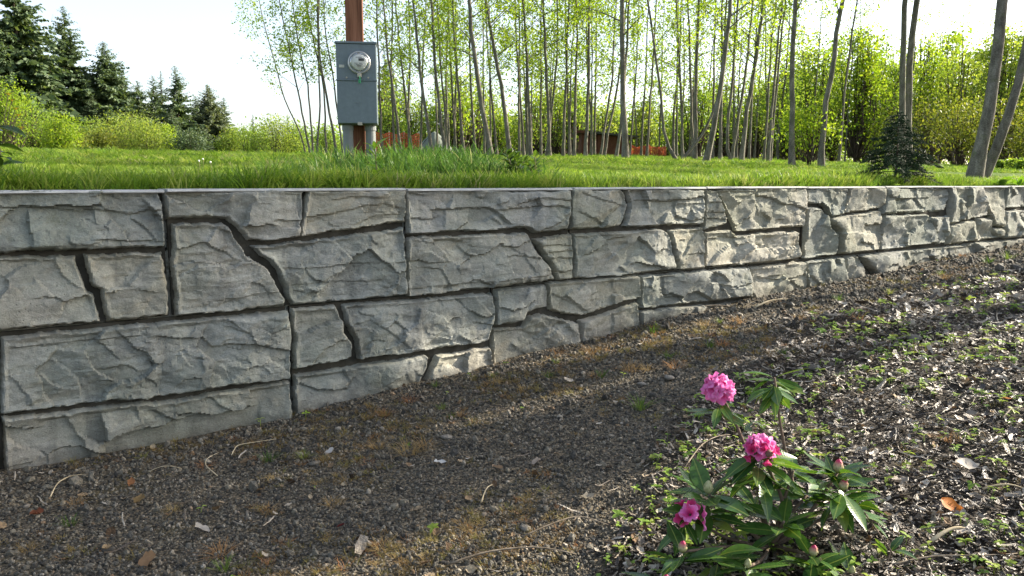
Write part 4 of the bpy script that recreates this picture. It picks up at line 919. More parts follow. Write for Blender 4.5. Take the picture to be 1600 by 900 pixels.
def make_glass():
    t = NT('clear_cover'); t.b.inputs['Transmission Weight'].default_value = 1; t.b.inputs['IOR'].default_value = 1.15
    return t.done((.96, .97, .96), .04, spec=.5)
GLASS = make_glass()
def wood_mat(name, a_, b_, c_, ax=(26, 26, 1.2)):
    t = NT(name); p = t.pos(); f = t.noise(t.scalevec(p, ax), 1, 6, .65, 1.2)
    col = t.ramp(f, [(.3, a_), (.5, b_), (.72, c_)]); return t.done(col, .8, t.bump(f, .4, .004), spec=.2)
POSTW = wood_mat('treated_post', (.06, .022, .013), (.18, .078, .043), (.29, .135, .08))
MX, MY, MZ = lawn_at(555, 7.2)
u_ = ray(555, 200)[:2] / np.linalg.norm(ray(555, 200)[:2])      # the post faces the viewpoint, turned a little to its right
FACEROT = R(8)
post = thing('wooden_post', 'square reddish brown timber post standing behind the grey meter box', 'post', (MX, MY + .14, MZ), rot=(0, 0, FACEROT))
mb = MB(); mb.box((-.076, -.07, -.3), (.076, .07, 3.6), 0, .008); obj('timber', mb.mesh('timber', [POSTW], False), post)
mb = MB(); mb.box((-.03, -.074, 1.80), (.03, -.0705, 1.815)); obj('staple', mb.mesh('staple', [BRASS]), post)
zb = float(at(555, 194, 7.1)[2]); zt = float(at(555, 68, 7.1)[2]); Hb = zt - zb; Wb = .345
mbx = thing('meter_box', 'grey steel electric meter box with round glass meter on two conduits before a timber post', 'meter box', (MX + .040, MY, MZ), rot=(0, 0, FACEROT))
o0 = zb - MZ; yb0, yb1 = -.12, .068; hw = Wb / 2
def part(name, fn, mats, par=mbx, smooth=False):
    mb = MB(); fn(mb); return obj(name, mb.mesh(name, mats, smooth), par)
encl = part('enclosure', lambda m: m.box((-hw, yb0 + .02, o0), (hw, yb1, o0 + Hb), 0, .004), [BOXM])
part('rain_cap', lambda m: m.box((-hw - .006, yb0 - .008, o0 + Hb - .004), (hw + .006, yb1 + .004, o0 + Hb + .014), 0, .004), [BOXM])
hs = o0 + Hb * .545
cover = part('upper_cover', lambda m: m.box((-hw + .004, yb0 + .002, hs + .006), (hw - .004, yb0 + .021, o0 + Hb - .006), 0, .004), [BOXM])
def lip(m):
    m.box((-hw - .003, yb0 - .014, hs - .006), (hw + .003, yb0 + .02, hs + .0045), 0, .003)
part('drip_ledge', lip, [BOXM])
door = part('lower_door', lambda m: m.box((-hw + .003, yb0 - .006, o0 + .006), (hw - .003, yb0 + .021, hs - .007), 0, .005), [BOXM])
def emb(m):     # the stamped maker's plate, too small to read
    for k, (a_, b_) in enumerate(((-.026, .018), (-.030, .026), (-.022, .012))): m.box((a_ + .012, yb0 - .0085, o0 + Hb * .27 - k * .012), (b_ + .012, yb0 - .0055, o0 + Hb * .27 - k * .012 + .005))
obj('stamping', (lambda m: (emb(m), m.mesh('stamping', [BOXM]))[1])(MB()), door)
for sx in (-.085, .1):
    part('cover_screw', lambda m: m.lathe([(.0, 0), (.008, 0), (.008, .006), (.0, .007)], 10, 0, Matrix.Translation((sx, yb0 + .003, hs + .022)) @ Matrix.Rotation(math.pi / 2, 4, 'X')), [BRASS], cover)
part('warning_label', lambda m: m.box((-.148, yb0 - .001, hs + .105), (-.103, yb0 + .0025, hs + .128)), [metal('paper_label', (.42, .42, .38), .6)], cover)
part('latch', lambda m: (m.box((.0, yb0 - .022, o0 - .012), (.04, yb0 - .004, o0 + .016), 0, .003)), [BRASS], door)
# the round meter
RM = Matrix.Translation((.025, yb0 + .002, hs + .148)) @ Matrix.Rotation(math.pi / 2, 4, 'X')
mt = part('meter', lambda m: m.lathe([(.0, -.004), (.096, -.004), (.098, .012), (.094, .024), (.086, .026), (.084, .016), (.0, .014)], 40, 0, RM), [STEEL], smooth=True)
part('meter_face', lambda m: m.lathe([(.0, .034), (.070, .034), (.078, .026), (.080, .015)], 40, 0, RM), [FACE], mt, True)
def P3(x, y, z): return RM @ Vector((x, y, z))
def plate(m, x0, x1, y0, y1, z):
    m.add([tuple(P3(*c)) for c in ((x0, y0, z), (x1, y0, z), (x1, y1, z), (x0, y1, z), (x0, y0, z - .003), (x1, y0, z - .003), (x1, y1, z - .003), (x0, y1, z - .003))], [(0, 1, 2, 3), (0, 4, 5, 1), (1, 5, 6, 2), (2, 6, 7, 3), (3, 7, 4, 0)])
part('display', lambda m: plate(m, -.004, .048, .012, .036, .0375), [DARKM], mt)
def marks(m):
    for yy, a_, b_ in ((-.008, -.046, -.012), (-.008, .0, .03), (-.022, -.03, .036), (-.03, -.02, .022), (.046, -.03, .026), (-.042, -.016, .02)): plate(m, a_, b_, yy - .002, yy + .002, .0362)
part('printed_lines', marks, [DARKM], mt)
part('glass_cover', lambda m: m.lathe([(.0, .098), (.030, .096), (.056, .088), (.072, .072), (.080, .050), (.083, .020)], 40, 0, RM), [GLASS], mt, True)
part('seal_tab', lambda m: m.box((.008, yb0 - .032, hs + .022), (.042, yb0 - .002, hs + .058), 0, .004), [BRASS], mt)
def seal(m):
    m.tube([(.024, yb0 - .035, hs + .03), (.03, yb0 - .04, hs + .012), (.026, yb0 - .036, hs - .01)], [.004, .005, .004], 6); m.box((.016, yb0 - .042, hs - .03), (.036, yb0 - .034, hs + .004), 0, .002)
part('green_seal', seal, [GREEN], mt)
for sx, rr in ((-.092, .045), (.104, .045)):
    def pipe(m, sx=sx, rr=rr):
        m.lathe([(rr, -.3), (rr, o0 - .05), (rr + .006, o0 - .05), (rr + .006, o0 - .004), (rr, o0 + .002)], 18, 0, Matrix.Translation((sx, -.02 if sx < 0 else .0, 0)))
    part('conduit', pipe, [PVC], smooth=False)
# ---- shed far behind the grove
SHEDW = wood_mat('red_brown_boards', (.06, .022, .016), (.11, .042, .03), (.16, .07, .05), (3, 3, 1.5))
ROOFM = metal('dark_roofing', (.045, .045, .042), .7)
sx_, sy_, sz_ = lawn_at(940, 46); k = 46 / FPX
shed = thing('garden_shed', 'low dark shed with a flat sloping roof and red brown walls behind the alders', 'shed', (sx_, sy_, sz_ - .1))
hL, hR = 1.42, 1.18
def wallm(m):
    V = [(-1.15, 0, 0), (1.55, 0, 0), (1.55, 2.2, 0), (-1.15, 2.2, 0), (-1.15, 0, hL), (1.55, 0, hR), (1.55, 2.2, hR), (-1.15, 2.2, hL)]
    m.add(V, [(3, 2, 1, 0), (4, 5, 6, 7), (0, 1, 5, 4), (1, 2, 6, 5), (2, 3, 7, 6), (3, 0, 4, 7)])
part('wall', wallm, [SHEDW], shed)
for i in range(9):
    x0 = -1.14 + i * .298; zt_ = hL + (hR - hL) * (i * .298) / 2.7
    part('plank', lambda m: m.box((x0, -.025, .0), (x0 + .28, -.002, zt_ - .05)), [SHEDW], shed)
def roofm(m):
    for zz in (0,):
        V = []
        for x0, z0 in ((-1.5, hL + .06), (2.0, hR - .02)):
            for y0 in (-.45, 2.5): V += [(x0, y0, z0), (x0, y0, z0 + .10)]
        m.add(V, [(0, 1, 5, 4), (2, 6, 7, 3), (0, 2, 3, 1), (4, 5, 7, 6), (1, 3, 7, 5), (0, 4, 6, 2)])
part('roof', roofm, [ROOFM], shed)
part('fascia', lambda m: m.box((-1.5, -.475, hL - .02), (-1.0, -.452, hL + .14)), [SHEDW], shed)
# ---- orange safety fence strung between posts
def make_orange():
    t = NT('orange_mesh'); p = t.pos(); col = t.ramp(t.noise(p, 3, 3), [(.3, (.34, .07, .035)), (.7, (.46, .12, .06))])
    t.done(col, .6, spec=.25, transl=.35, tcol=col); return t.m
ORANGE = make_orange()
def safety_fence(label, px0, px1, dp, h, seed, posts):
    r = np.random.default_rng(seed); a_, b_ = np.array(lawn_at(px0, dp)), np.array(lawn_at(px1, dp + r.uniform(-.6, .6))); L = np.linalg.norm(b_ - a_); root = thing('safety_fence', label, 'fence', tuple(a_))
    n = max(6, int(L / .11)); m_ = 9; mb = MB(); V = []
    for i in range(n + 1):
        t = i / n; sag = .10 * abs(math.sin(t * math.pi * posts)) + .03 * r.normal()
        for j in range(m_ + 1):
            s_ = j / m_; V.append((b_ - a_) * t + np.array([0, .06 * math.sin(t * 23 + s_ * 3) + .02 * r.normal(), .04 + s_ * (h - sag)]))
    V = np.array(V)
    def strip(p, q, w):
        d = q - p; d = d / (np.linalg.norm(d) + 1e-9); e_ = np.cross(d, [0, 1, 0]); e_ /= np.linalg.norm(e_) + 1e-9
        mb.add([p - e_ * w, q - e_ * w, q + e_ * w, p + e_ * w], [(0, 1, 2, 3)])
    for i in range(n + 1):
        for j in range(m_ + 1):
            p = V[i * (m_ + 1) + j]
            if i < n: strip(p, V[(i + 1) * (m_ + 1) + j], .030 if j in (0, m_) else .022)
            if j < m_: strip(p, V[i * (m_ + 1) + j + 1], .024)
    obj('netting', mb.mesh('netting', [ORANGE]), root)
    for i in range(posts + 1):
        p = (b_ - a_) * i / posts; part('fence_post', lambda m: m.tube([(p[0], p[1] + .06, -.2), (p[0], p[1] + .06, h + .12)], .02, 6), [STEEL], root)
safety_fence('orange plastic netting fence between the meter box and the tarp heap', 585, 655, 44, 1.25, 5, 3)
safety_fence('orange plastic netting fence to the right of the shed', 984, 1040, 47, .62, 6, 2)
# ---- heap under a pale tarp
TARP = metal('pale_tarp', (.13, .15, .125), .75, sc=4)
x, y, z = lawn_at(680, 47); heap = thing('tarp_heap', 'pale grey tarp draped over a heap among the alder trunks', 'tarp heap', (x, y, z))
U, V_ = np.meshgrid(np.linspace(-1, 1, 26), np.linspace(-1, 1, 18)); rr = np.sqrt(U ** 2 + V_ ** 2)
Zt = 1.45 * np.clip(1 - np.abs(U) ** 1.5 * .95 - V_ ** 2 * .6, -.02, 1) ** .9 * 1.0 + .12 * fbm(U * 3, V_ * 3, 9, 3); Zt = np.where(np.isfinite(Zt), np.maximum(Zt, -.05), -.05)
I = np.arange(26 * 18).reshape(18, 26)
obj('tarp', mesh('tarp', np.stack([U.ravel() * 1.15, V_.ravel() * .9, Zt.ravel()], 1), np.stack([I[:-1, :-1].ravel(), I[:-1, 1:].ravel(), I[1:, 1:].ravel(), I[1:, :-1].ravel()], 1), [TARP], True), heap)
part('tie_rope', lambda m: m.tube([(-1.15, -.3, .1), (-.5, -.42, .95), (0, -.4, 1.32), (.5, -.42, .95), (1.15, -.3, .1)], .018, 5), [DARKM], heap)
# ---- white marker far out on the grass
WHITE = metal('white_plastic', (.75, .75, .73), .5, var=.04)
x, y, z = lawn_at(336, 60); mk = thing('white_board', 'small white board lying far out on the lawn', 'board', (x, y, z + .12))
part('slab', lambda m: m.box((-.24, -.15, -.05), (.24, .15, .04), 0, .01), [WHITE], mk); part('rail', lambda m: m.box((-.26, -.17, .04), (.26, -.12, .07), 0, .008), [WHITE], mk)
# ---- plants along the wall
def leaf_shape(n=7, wid=.26, fold=.25, curl=-.25, tip=1.0, base=.1):
    V = []; F = []
    for i in range(n + 1):
        t = i / n; wd = wid * max(.02, math.sin(math.pi * (base * .3 + t * (1 - base * .3)) ** tip)) if 0 < i < n else .015
        z = curl * t * t; V += [(t, -wd, z + fold * wd), (t, 0, z), (t, wd, z + fold * wd)]
    for i in range(n):
        a_ = i * 3; F += [(a_, a_ + 3, a_ + 4, a_ + 1), (a_ + 1, a_ + 4, a_ + 5, a_ + 2)]
    return V, F
def rleaf_mat(name, stops, rough=.35, spec=.5, transl=.2):
    t = NT(name); rnd = t.n('ObjectInfo').outputs['Random']; tc = t.n('TexCoord').outputs['Object']
    sp = t.n('SeparateXYZ'); t.set(sp.inputs[0], tc); ay = t.math('ABSOLUTE', sp.outputs[1])
    col = t.ramp(rnd, stops); f = t.noise(tc, 9, 4, .6)
    col = t.mix(1.0, col, t.ramp(f, [(.3, (.75, .75, .75)), (.7, (1.2, 1.2, 1.2))]), 'MULTIPLY')
    col = t.mix(t.ramp(ay, [(.0, (1, 1, 1)), (.018, (0, 0, 0))]), col, (.20, .26, .06))
    wv = t.n('TexWave', wave_type='BANDS', bands_direction='X'); t.set(wv.inputs['Vector'], tc); wv.inputs['Scale'].default_value = 4.5; wv.inputs['Distortion'].default_value = 1.5
    nrm = t.bump(t.math('ADD', f, t.math('MULTIPLY', wv.outputs['Fac'], .5)), .06, .03)
    t.done(col, rough, nrm, spec=spec, transl=transl, tcol=t.mix(1.0, col, (1.9, 1.8, .7), 'MULTIPLY')); return t.m
DOCK = rleaf_mat('dock_leaf', [(0, (.07, .15, .02)), (.5, (.11, .21, .03)), (1, (.16, .26, .045))], .45, .35, .4)
SHRUB = rleaf_mat('shrub_leaf', [(0, (.025, .06, .014)), (.6, (.05, .10, .02)), (1, (.09, .16, .03))], .4, .4, .3)
dockm = [mesh('leaf', *leaf_shape(7, w_, .3, c_), [DOCK], True) for w_, c_ in ((.20, -.3), (.25, -.45), (.17, -.15))]
def orient(d, roll=0.0):
    d = Vector(d).normalized(); up = Vector((0, 0, 1)); y_ = up.cross(d)
    if y_.length < 1e-3: y_ = Vector((0, 1, 0))
    y_.normalize(); z_ = d.cross(y_); m = Matrix((d, y_, z_)).transposed().to_4x4()
    return (m @ Matrix.Rotation(roll, 4, 'X')).to_euler()
def leafy(name, label, px, dp, H, n, L, seed, meshes, stem_mat, cat='plant', group=None, spreadv=(.2, 1.1), stems=1, pos=None):
    x, y, z = pos or lawn_at(px, dp); r = np.random.default_rng(seed); root = thing(name, label, cat, (x, y, z), group)
    for s_ in range(stems):
        an = r.uniform(0, 6.28); ln = .18 * H if stems > 1 else .03 * H; tip = np.array([ln * math.cos(an) * 1.6, ln * math.sin(an) * 1.6, H * (r.uniform(.75, 1) if stems > 1 else 1)])
        part('stem', lambda m: m.tube([(0, 0, -.05), tip * [.3, .3, .5], tip], [.012 * H + .002, .009 * H + .002, .004], 5), [stem_mat], root)
        for k in range(n // stems):
            t = (.15 + .85 * (k + r.random()) / (n // stems)) if H > .12 else r.uniform(.0, .3)
            p = tip * [t, t, t]; a2 = k * 2.4 + r.uniform(-.4, .4); up = r.uniform(*spreadv)
            obj('leaf', meshes[int(r.integers(len(meshes)))], root, tuple(p), orient((math.cos(a2), math.sin(a2), up), r.normal(0, .25)), L * r.uniform(.65, 1.15))
    return root
STEMM = wood_mat('plant_stem', (.10, .11, .04), (.16, .15, .07), (.22, .18, .10))
leafy('seedling_shrub', 'young single stemmed shrub with a tuft of narrow leaves below the meter conduits', 590, 4.95, .27, 18, .105, 1, [dockm[2]], STEMM, 'shrub')
leafy('leafy_shrub', 'dense dark green leafy shrub behind the wall right of the tall grass', 806, 6.1, .26, 84, .085, 2, [mesh('leaf', *leaf_shape(5, .22, .3, -.15), [SHRUB], True)], STEMM, 'shrub', spreadv=(.1, 1.4), stems=7)
leafy('leafy_shrub', 'smaller dark leafy shrub at the right flank of the dense one', 836, 5.95, .22, 44, .075, 12, [mesh('leaf', *leaf_shape(5, .22, .3, -.15), [SHRUB], True)], STEMM, 'shrub', spreadv=(.1, 1.4), stems=4)
leafy('broadleaf_weed', 'upright broad leaved weed on the wall edge left of the upright dark alder', 1195, 6.9, .08, 12, .17, 3, dockm, STEMM, spreadv=(.5, 1.6))
leafy('broadleaf_weed', 'low weed with pale broad leaves left of the small dark spruce', 1385, 7.75, .06, 9, .13, 4, dockm, STEMM, spreadv=(.2, 1.0))
leafy('broadleaf_weed', 'broad leaved weed at the right of the small dark spruce', 1440, 8.3, .10, 14, .17, 5, dockm, STEMM, spreadv=(.3, 1.2))
leafy('broadleaf_weed', 'leafy weed between the spruce and the leaning trunks', 1472, 8.6, .10, 12, .15, 6, dockm, STEMM, spreadv=(.4, 1.4))
leafy('broadleaf_weed', 'large broad leaved weed at the foot of the leaning trunks', 1562, 9.0, .08, 12, .22, 7, dockm, STEMM, spreadv=(.4, 1.3))
leafy('broadleaf_weed', 'broad leaved weed by the right border on the wall edge', 1592, 9.2, .08, 10, .2, 8, dockm, STEMM, spreadv=(.4, 1.3))
leafy('broadleaf_weed', 'small broad leaved weed on the grass at the foot of the tall grass patch', 545, 5.2, .05, 9, .09, 9, dockm, STEMM, spreadv=(.3, 1.1))
leafy('broadleaf_weed', 'dark low leafy weed by the left border on the wall edge', 14, 3.95, .07, 12, .12, 10, [mesh('leaf', *leaf_shape(6, .2, .3, -.3), [SHRUB], True)], STEMM, spreadv=(.1, 1.0))
# flowering weed at the left border: tall stem with toothed leaves and yellow heads
YEL = metal('yellow_petal', (.65, .45, .03), .6)
wd = leafy('flowering_weed', 'tall leafy weed with small yellow flowers at the left border', 6, 3.95, .36, 16, .13, 15, [mesh('leaf', *leaf_shape(6, .24, .3, -.3), [SHRUB], True)], STEMM, 'weed', spreadv=(-.1, .8))
for k, (dx, dz) in enumerate(((.09, .39), (.075, .43), (.10, .36), (.06, .46), (.11, .30))):
    def fl(m): 
        for j in range(7):
            an = j * .9; m.add([(dx, 0, dz), (dx + .012 * math.cos(an) - .004 * math.sin(an), .012 * math.sin(an) + .004 * math.cos(an), dz + .006), (dx + .017 * math.cos(an), .017 * math.sin(an), dz + .004), (dx + .012 * math.cos(an) + .004 * math.sin(an), .012 * math.sin(an) - .004 * math.cos(an), dz + .006)], [(0, 1, 2, 3)])
        m.lathe([(0, dz - .006), (.005, dz - .002), (.0, dz + .006)], 6, 0, Matrix.Translation((dx, 0, 0)))
    part('flower_head', fl, [YEL], wd); part('flower_stalk', lambda m: m.tube([(.01, 0, .22), (dx * .6, 0, dz * .8), (dx, 0, dz)], .0022, 4), [STEMM], wd)
# white clover heads on the left lawn
for i, (px, dp) in enumerate(((312, 6.4), (330, 6.0), (318, 7.2))):
    x, y, z = lawn_at(px, dp); c = thing('clover_flower', 'small white flower head standing in the left lawn', 'flower', (x, y, z), 'white flower heads in the lawn')
    part('stalk', lambda m: m.tube([(0, 0, 0), (.005, 0, .07), (.0, .004, .115)], .002, 4), [STEMM], c)
    part('bloom', lambda m: m.lathe([(0, .105), (.006, .108), (.008, .114), (.005, .120), (0, .122)], 8), [WHITE], c)
# ---- small dark spruce
x, y, z = lawn_at(1397, 8.05)
spz = thing('spruce_sapling', 'small dark spruce with tiered drooping boughs just behind the wall', 'spruce', (x, y, z)); r = np.random.default_rng(5)
Hs = .74; part('trunk', lambda m: m.tube([(0, 0, -.05), (.01, 0, .3), (0, 0, Hs)], [.016, .010, .003], 6), [BARK_DARK], spz)
nm = NT('spruce_needles'); SPR = nm.done(nm.ramp(nm.n('NewGeometry').outputs['Random Per Island'], [(0, (.014, .032, .013)), (.7, (.028, .056, .022)), (1, (.055, .09, .032))]), .6, spec=.25)
for k in range(64):
    t = .20 + .80 * (k + r.random()) / 64; L = .50 * (1 - t) ** .75 * r.uniform(.55, 1.1) + .02; an = k * 2.4 + r.uniform(-.5, .5); mb = MB(); V = []; q = np.linspace(0, 1, 6)
    dr = np.array([math.cos(an), math.sin(an), 0]); A = np.array([0, 0, Hs * t]) + dr * L * q[:, None] + np.array([0, 0, 1.]) * (L * (.10 * q - .42 * q * q * (1 - t * .8)))[:, None]
    mb.tube(A, np.linspace(.004, .0015, 6), 4)
    for tw in range(int(5 + L * 46)):
        s0 = r.uniform(.15, 1); p0 = np.array([np.interp(s0, q, A[:, i]) for i in range(3)]); sd_ = np.array([-dr[1], dr[0], 0]) * r.choice((-1, 1)); e_ = dr * .8 + sd_ * r.uniform(.3, 1) + np.array([0, 0, r.uniform(-.5, .05)]); e_ /= np.linalg.norm(e_); tl = L * .30 * (1.2 - s0) + .02
        for j in range(int(tl / .0024)):
            b = p0 + e_ * tl * r.random(); nd = e_ * .6 + r.normal(0, .6, 3); nd /= np.linalg.norm(nd); w_ = np.cross(nd, r.normal(size=3)); w_ /= np.linalg.norm(w_)
            mb.add([b - w_ * .0030, b + w_ * .0030, b + nd * .024], [(0, 1, 2)])
    obj('bough', mb.mesh('bough', [SPR]), spz)
# ================================================================== the rhododendron in the mulch bed
RL = rleaf_mat('rhododendron_leaf', [(0, (.022, .062, .014)), (.5, (.048, .112, .022)), (.94, (.065, .135, .028)), (1, (.17, .21, .04))], .27, .5, .26)
RLM = [mesh('leaf', *leaf_shape(9, w_, f_, c_, 1.0), [RL], True) for w_, f_, c_ in ((.175, .2, -.16), (.185, .16, -.08), (.16, .3, -.28), (.175, .2, .10))]
RSTEM = wood_mat('rhododendron_stem', (.07, .05, .035), (.13, .095, .07), (.20, .15, .11))
def make_petal(name, pale, mid, deep):
    t = NT(name); a_ = t.n('Attribute', attribute_name='rim').outputs['Fac']; f = t.noise(t.n('TexCoord').outputs['Object'], 40, 3, .5)
    col = t.ramp(t.math('ADD', a_, t.math('MULTIPLY', t.math('SUBTRACT', f, .5), .35)), [(.05, deep), (.5, mid), (.95, pale)])
    t.done(col, .5, spec=.25, transl=.4, tcol=col); return t.m
PINK = make_petal('pink_petal', (.80, .26, .56), (.75, .12, .40), (.56, .03, .18)); ROSE = make_petal('rose_petal', (.70, .09, .28), (.58, .04, .17), (.40, .015, .08))
def blossom(mat_, ruffle=.14, closed=0.0):
    nr, na = 7, 40; V = []; rim = []
    for i in range(nr + 1):
        s_ = i / nr
        for k in range(na):
            th = 2 * math.pi * k / na; lobe = abs(math.cos(2.5 * th)) ** .6; rad = (.10 + .9 * s_ ** 1.3) * (1 - .30 * s_ ** 3 * (1 - lobe)) * (1 - .55 * closed * s_)
            z = .75 * s_ ** .8 - .30 * s_ ** 4 * (1 - closed) + ruffle * s_ ** 3 * math.sin(th * 10 + 1.3) * .5 - .12 * s_ ** 3 * (1 - lobe)
            V.append((rad * math.cos(th), rad * math.sin(th), z)); rim.append(s_)
    F = [(i * na + k, i * na + (k + 1) % na, (i + 1) * na + (k + 1) % na, (i + 1) * na + k) for i in range(nr) for k in range(na)]
    me = mesh('blossom', V, F, [mat_], True); at_ = me.attributes.new('rim', 'FLOAT', 'POINT'); at_.data.foreach_set('value', np.array(rim, np.float32)); return me
BL = [blossom(PINK, .22), blossom(PINK, .32, .2)]; BLR = [blossom(ROSE, .1, .7), blossom(ROSE, .16, .45)]
def make_bud():
    t = NT('flower_bud'); g = t.n('SeparateXYZ'); t.set(g.inputs[0], t.n('TexCoord').outputs['Generated']); f = t.noise(t.n('TexCoord').outputs['Object'], 14, 3)
    k = t.math('ADD', g.outputs[2], t.math('MULTIPLY', t.math('SUBTRACT', f, .5), .4))
    col = t.ramp(k, [(.15, (.20, .22, .07)), (.5, (.40, .36, .20)), (.72, (.42, .22, .16)), (.88, (.48, .03, .10))]); return t.done(col, .5, spec=.3)
BUD = make_bud()
tb = NT('closed_bud'); CLOSED = tb.done(tb.ramp(tb.noise(tb.pos(), 120, 3), [(.3, (.24, .26, .10)), (.7, (.42, .40, .22))]), .5, spec=.3)
def bud_mesh(mat_):
    mb = MB(); prof = [(.0, -.02), (.30, .05), (.44, .30), (.46, .55), (.36, .85), (.18, 1.1), (.03, 1.25)]; mb.lathe(prof, 10)
    for ring, (z0, rr) in enumerate(((.0, .34), (.25, .45), (.5, .46), (.75, .40))):
        for k in range(6):
            an = k * 1.047 + ring * .52; c_, s_ = math.cos(an), math.sin(an); V = []
            for t, wd, o in ((0, .16, .02), (.5, .17, .07), (.9, .03, .05)):
                r_ = np.interp(z0 + t * .55, [p[1] for p in prof], [p[0] for p in prof]) + o
                for sg in (-1, 0, 1): V.append((c_ * (r_ - abs(sg) * .03) - s_ * wd * sg, s_ * (r_ - abs(sg) * .03) + c_ * wd * sg, z0 + t * .55))
            mb.add(V, [(a_, a_ + 1, a_ + 4, a_ + 3) for a_ in (0, 1, 3, 4)])
    return mb.mesh('bud', [mat_], True)
BUDM = bud_mesh(BUD); BUDC = bud_mesh(CLOSED)
bx, by, bz = ground_hit(1205, 858)
rh = thing('rhododendron', 'rhododendron with glossy dark leaves, ruffled pink flower clusters and fat buds in the bark mulch', 'flowering shrub', (bx, by, bz)); B0 = np.array([bx, by, bz]); r = np.random.default_rng(17)
def at_rh(px, py, dy): return at(px, py, by + dy) - B0
def stem(pts, r0, r1):
    P = np.array(pts); q = np.linspace(0, 1, 9); tt = np.linspace(0, 1, len(P)); S = np.stack([np.interp(q, tt, P[:, i]) for i in range(3)], 1); S[1:-1] = .25 * S[:-2] + .5 * S[1:-1] + .25 * S[2:]
    part('stem', lambda m: m.tube(S, np.linspace(r0, r1, 9), 6), [RSTEM], rh, True); return S[-1] - S[-2]
def whorl(p, axis, n, L, el=(-.25, .55), par=rh, a0=None):
    axis = Vector(axis).normalized(); q = axis.to_track_quat('Z', 'Y'); a0 = r.uniform(0, 6.28) if a0 is None else a0
    for k in range(n):
        an = a0 + k * 2.4 + r.uniform(-.3, .3); e_ = r.uniform(*el); d = q @ Vector((math.cos(an), math.sin(an), e_)); b = Vector(p) - axis * (.012 * (k % 4)) + d.normalized() * .008
        obj('leaf', RLM[int(r.integers(4))], par, tuple(b), orient(d, r.normal(0, .3)), L * r.uniform(.72, 1.12))
def truss(p, axis, R_, n, kinds, L=.036, label=None):
    axis = Vector(axis).normalized(); q = axis.to_track_quat('Z', 'Y')
    mb = MB(); mb.lathe([(.004, -.02), (.010, 0), (.012, .012), (.0, .02)], 8, 0, Matrix.Translation(p) @ q.to_matrix().to_4x4())
    t_ = obj('flower_cluster', mb.mesh('flower_cluster', [RSTEM], True), rh)
    if label: t_['label'] = label
    for k in range(n):
        z_ = 1 - 1.25 * (k + .5) / n; an = k * 2.4; rr = math.sqrt(max(0, 1 - z_ * z_)); d = q @ Vector((rr * math.cos(an), rr * math.sin(an), z_ + .15)) + Vector(tuple(r.normal(0, .16, 3))); d.normalize()
        b = Vector(p) + d * R_ * .38; me = kinds[k % len(kinds)]
        obj('blossom', me, t_, tuple(b), (d.to_track_quat('Z', 'Y').to_matrix() @ Matrix.Rotation(r.uniform(0, 6.28), 3, 'Z')).to_euler(), L * r.uniform(.78, 1.25))
def bud(p, axis, s_, closed=False):
    obj('bud', BUDC if closed else BUDM, rh, tuple(p), Vector(axis).to_track_quat('Z', 'Y').to_euler(), (s_, s_, s_ * 1.15))
O = np.zeros(3)
# tall left shoot that carries the big truss
p = at_rh(1124, 612, .10); stem([O, at_rh(1180, 740, .08), at_rh(1150, 660, .10), p], .008, .004); truss(p + [0, 0, .005], (-.1, -.35, 1), .060, 17, BL, .036); whorl(p - [0, 0, .035], (0, 0, 1), 8, .095, (-.55, -.05))
p = at_rh(1168, 655, .14); whorl(p, (.3, 0, 1), 5, .07, (-.3, .4))
# tall bare shoot with a whorl of leaves
p = at_rh(1210, 590, .16); stem([O, at_rh(1246, 770, .14), at_rh(1222, 690, .16), p], .008, .004); whorl(p, (0, 0, 1), 15, .115, (-.9, .45)); whorl(p - [0, 0, .03], (0, 0, 1), 6, .10, (-1.1, -.3))
# middle truss, half open
p = at_rh(1186, 702, .0); ax = stem([O, at_rh(1232, 800, 0), at_rh(1205, 740, 0), p], .008, .004); truss(p, (.05, -.25, 1), .055, 10, [BL[0], BL[1], BL[0]], .034, 'half open cluster, pink with dark rose unopened blossoms'); truss(p + [-.02, -.02, -.004], (-.75, -.3, .55), .045, 4, BLR, .026); truss(p + [.015, -.04, -.002], (.1, -1, .6), .045, 3, BLR, .024); whorl(p - [0, 0, .02], (0, 0, 1), 14, .135, (-.5, .35)); whorl(p - [0, 0, .06], (0, 0, 1), 9, .13, (-1.0, -.1))
# left shoot with the closed bud and dark leaves
p = at_rh(1106, 770, -.05); stem([O, at_rh(1160, 820, -.02), p], .008, .004); bud(p, (0, -.15, 1), .030, True); whorl(p - [0, 0, .006], (0, 0, 1), 15, .15, (-.25, .9)); whorl(p - [0, 0, .05], (0, 0, 1), 9, .14, (-.7, .2))
# low left truss of a few blossoms
p = at_rh(1070, 800, -.10); stem([O, at_rh(1130, 840, -.05), p], .007, .004); truss(p, (-.25, -.4, 1), .048, 3, BLR, .034, 'small cluster of three blossoms, deep rose and pale pink'); truss(p + [.016, -.02, -.008], (.6, -.8, .3), .048, 2, BL, .036); whorl(p - [0, 0, .015], (0, 0, 1), 8, .10, (-.6, .2))
# right shoot with two buds
p = at_rh(1309, 738, .02); stem([O, at_rh(1268, 800, .02), p], .008, .004); bud(p, (0, -.1, 1), .032); whorl(p - [0, 0, .006], (0, 0, 1), 14, .12, (-.3, .8)); p2 = at_rh(1316, 765, -.03); stem([p - [0, 0, .05], p2], .004, .004); bud(p2, (.1, -.2, 1), .028); whorl(p2 - [0, 0, .01], (.2, -.2, 1), 9, .125, (-.5, .5)); whorl(p - [0, 0, .09], (0, 0, 1), 10, .14, (-.6, .3))
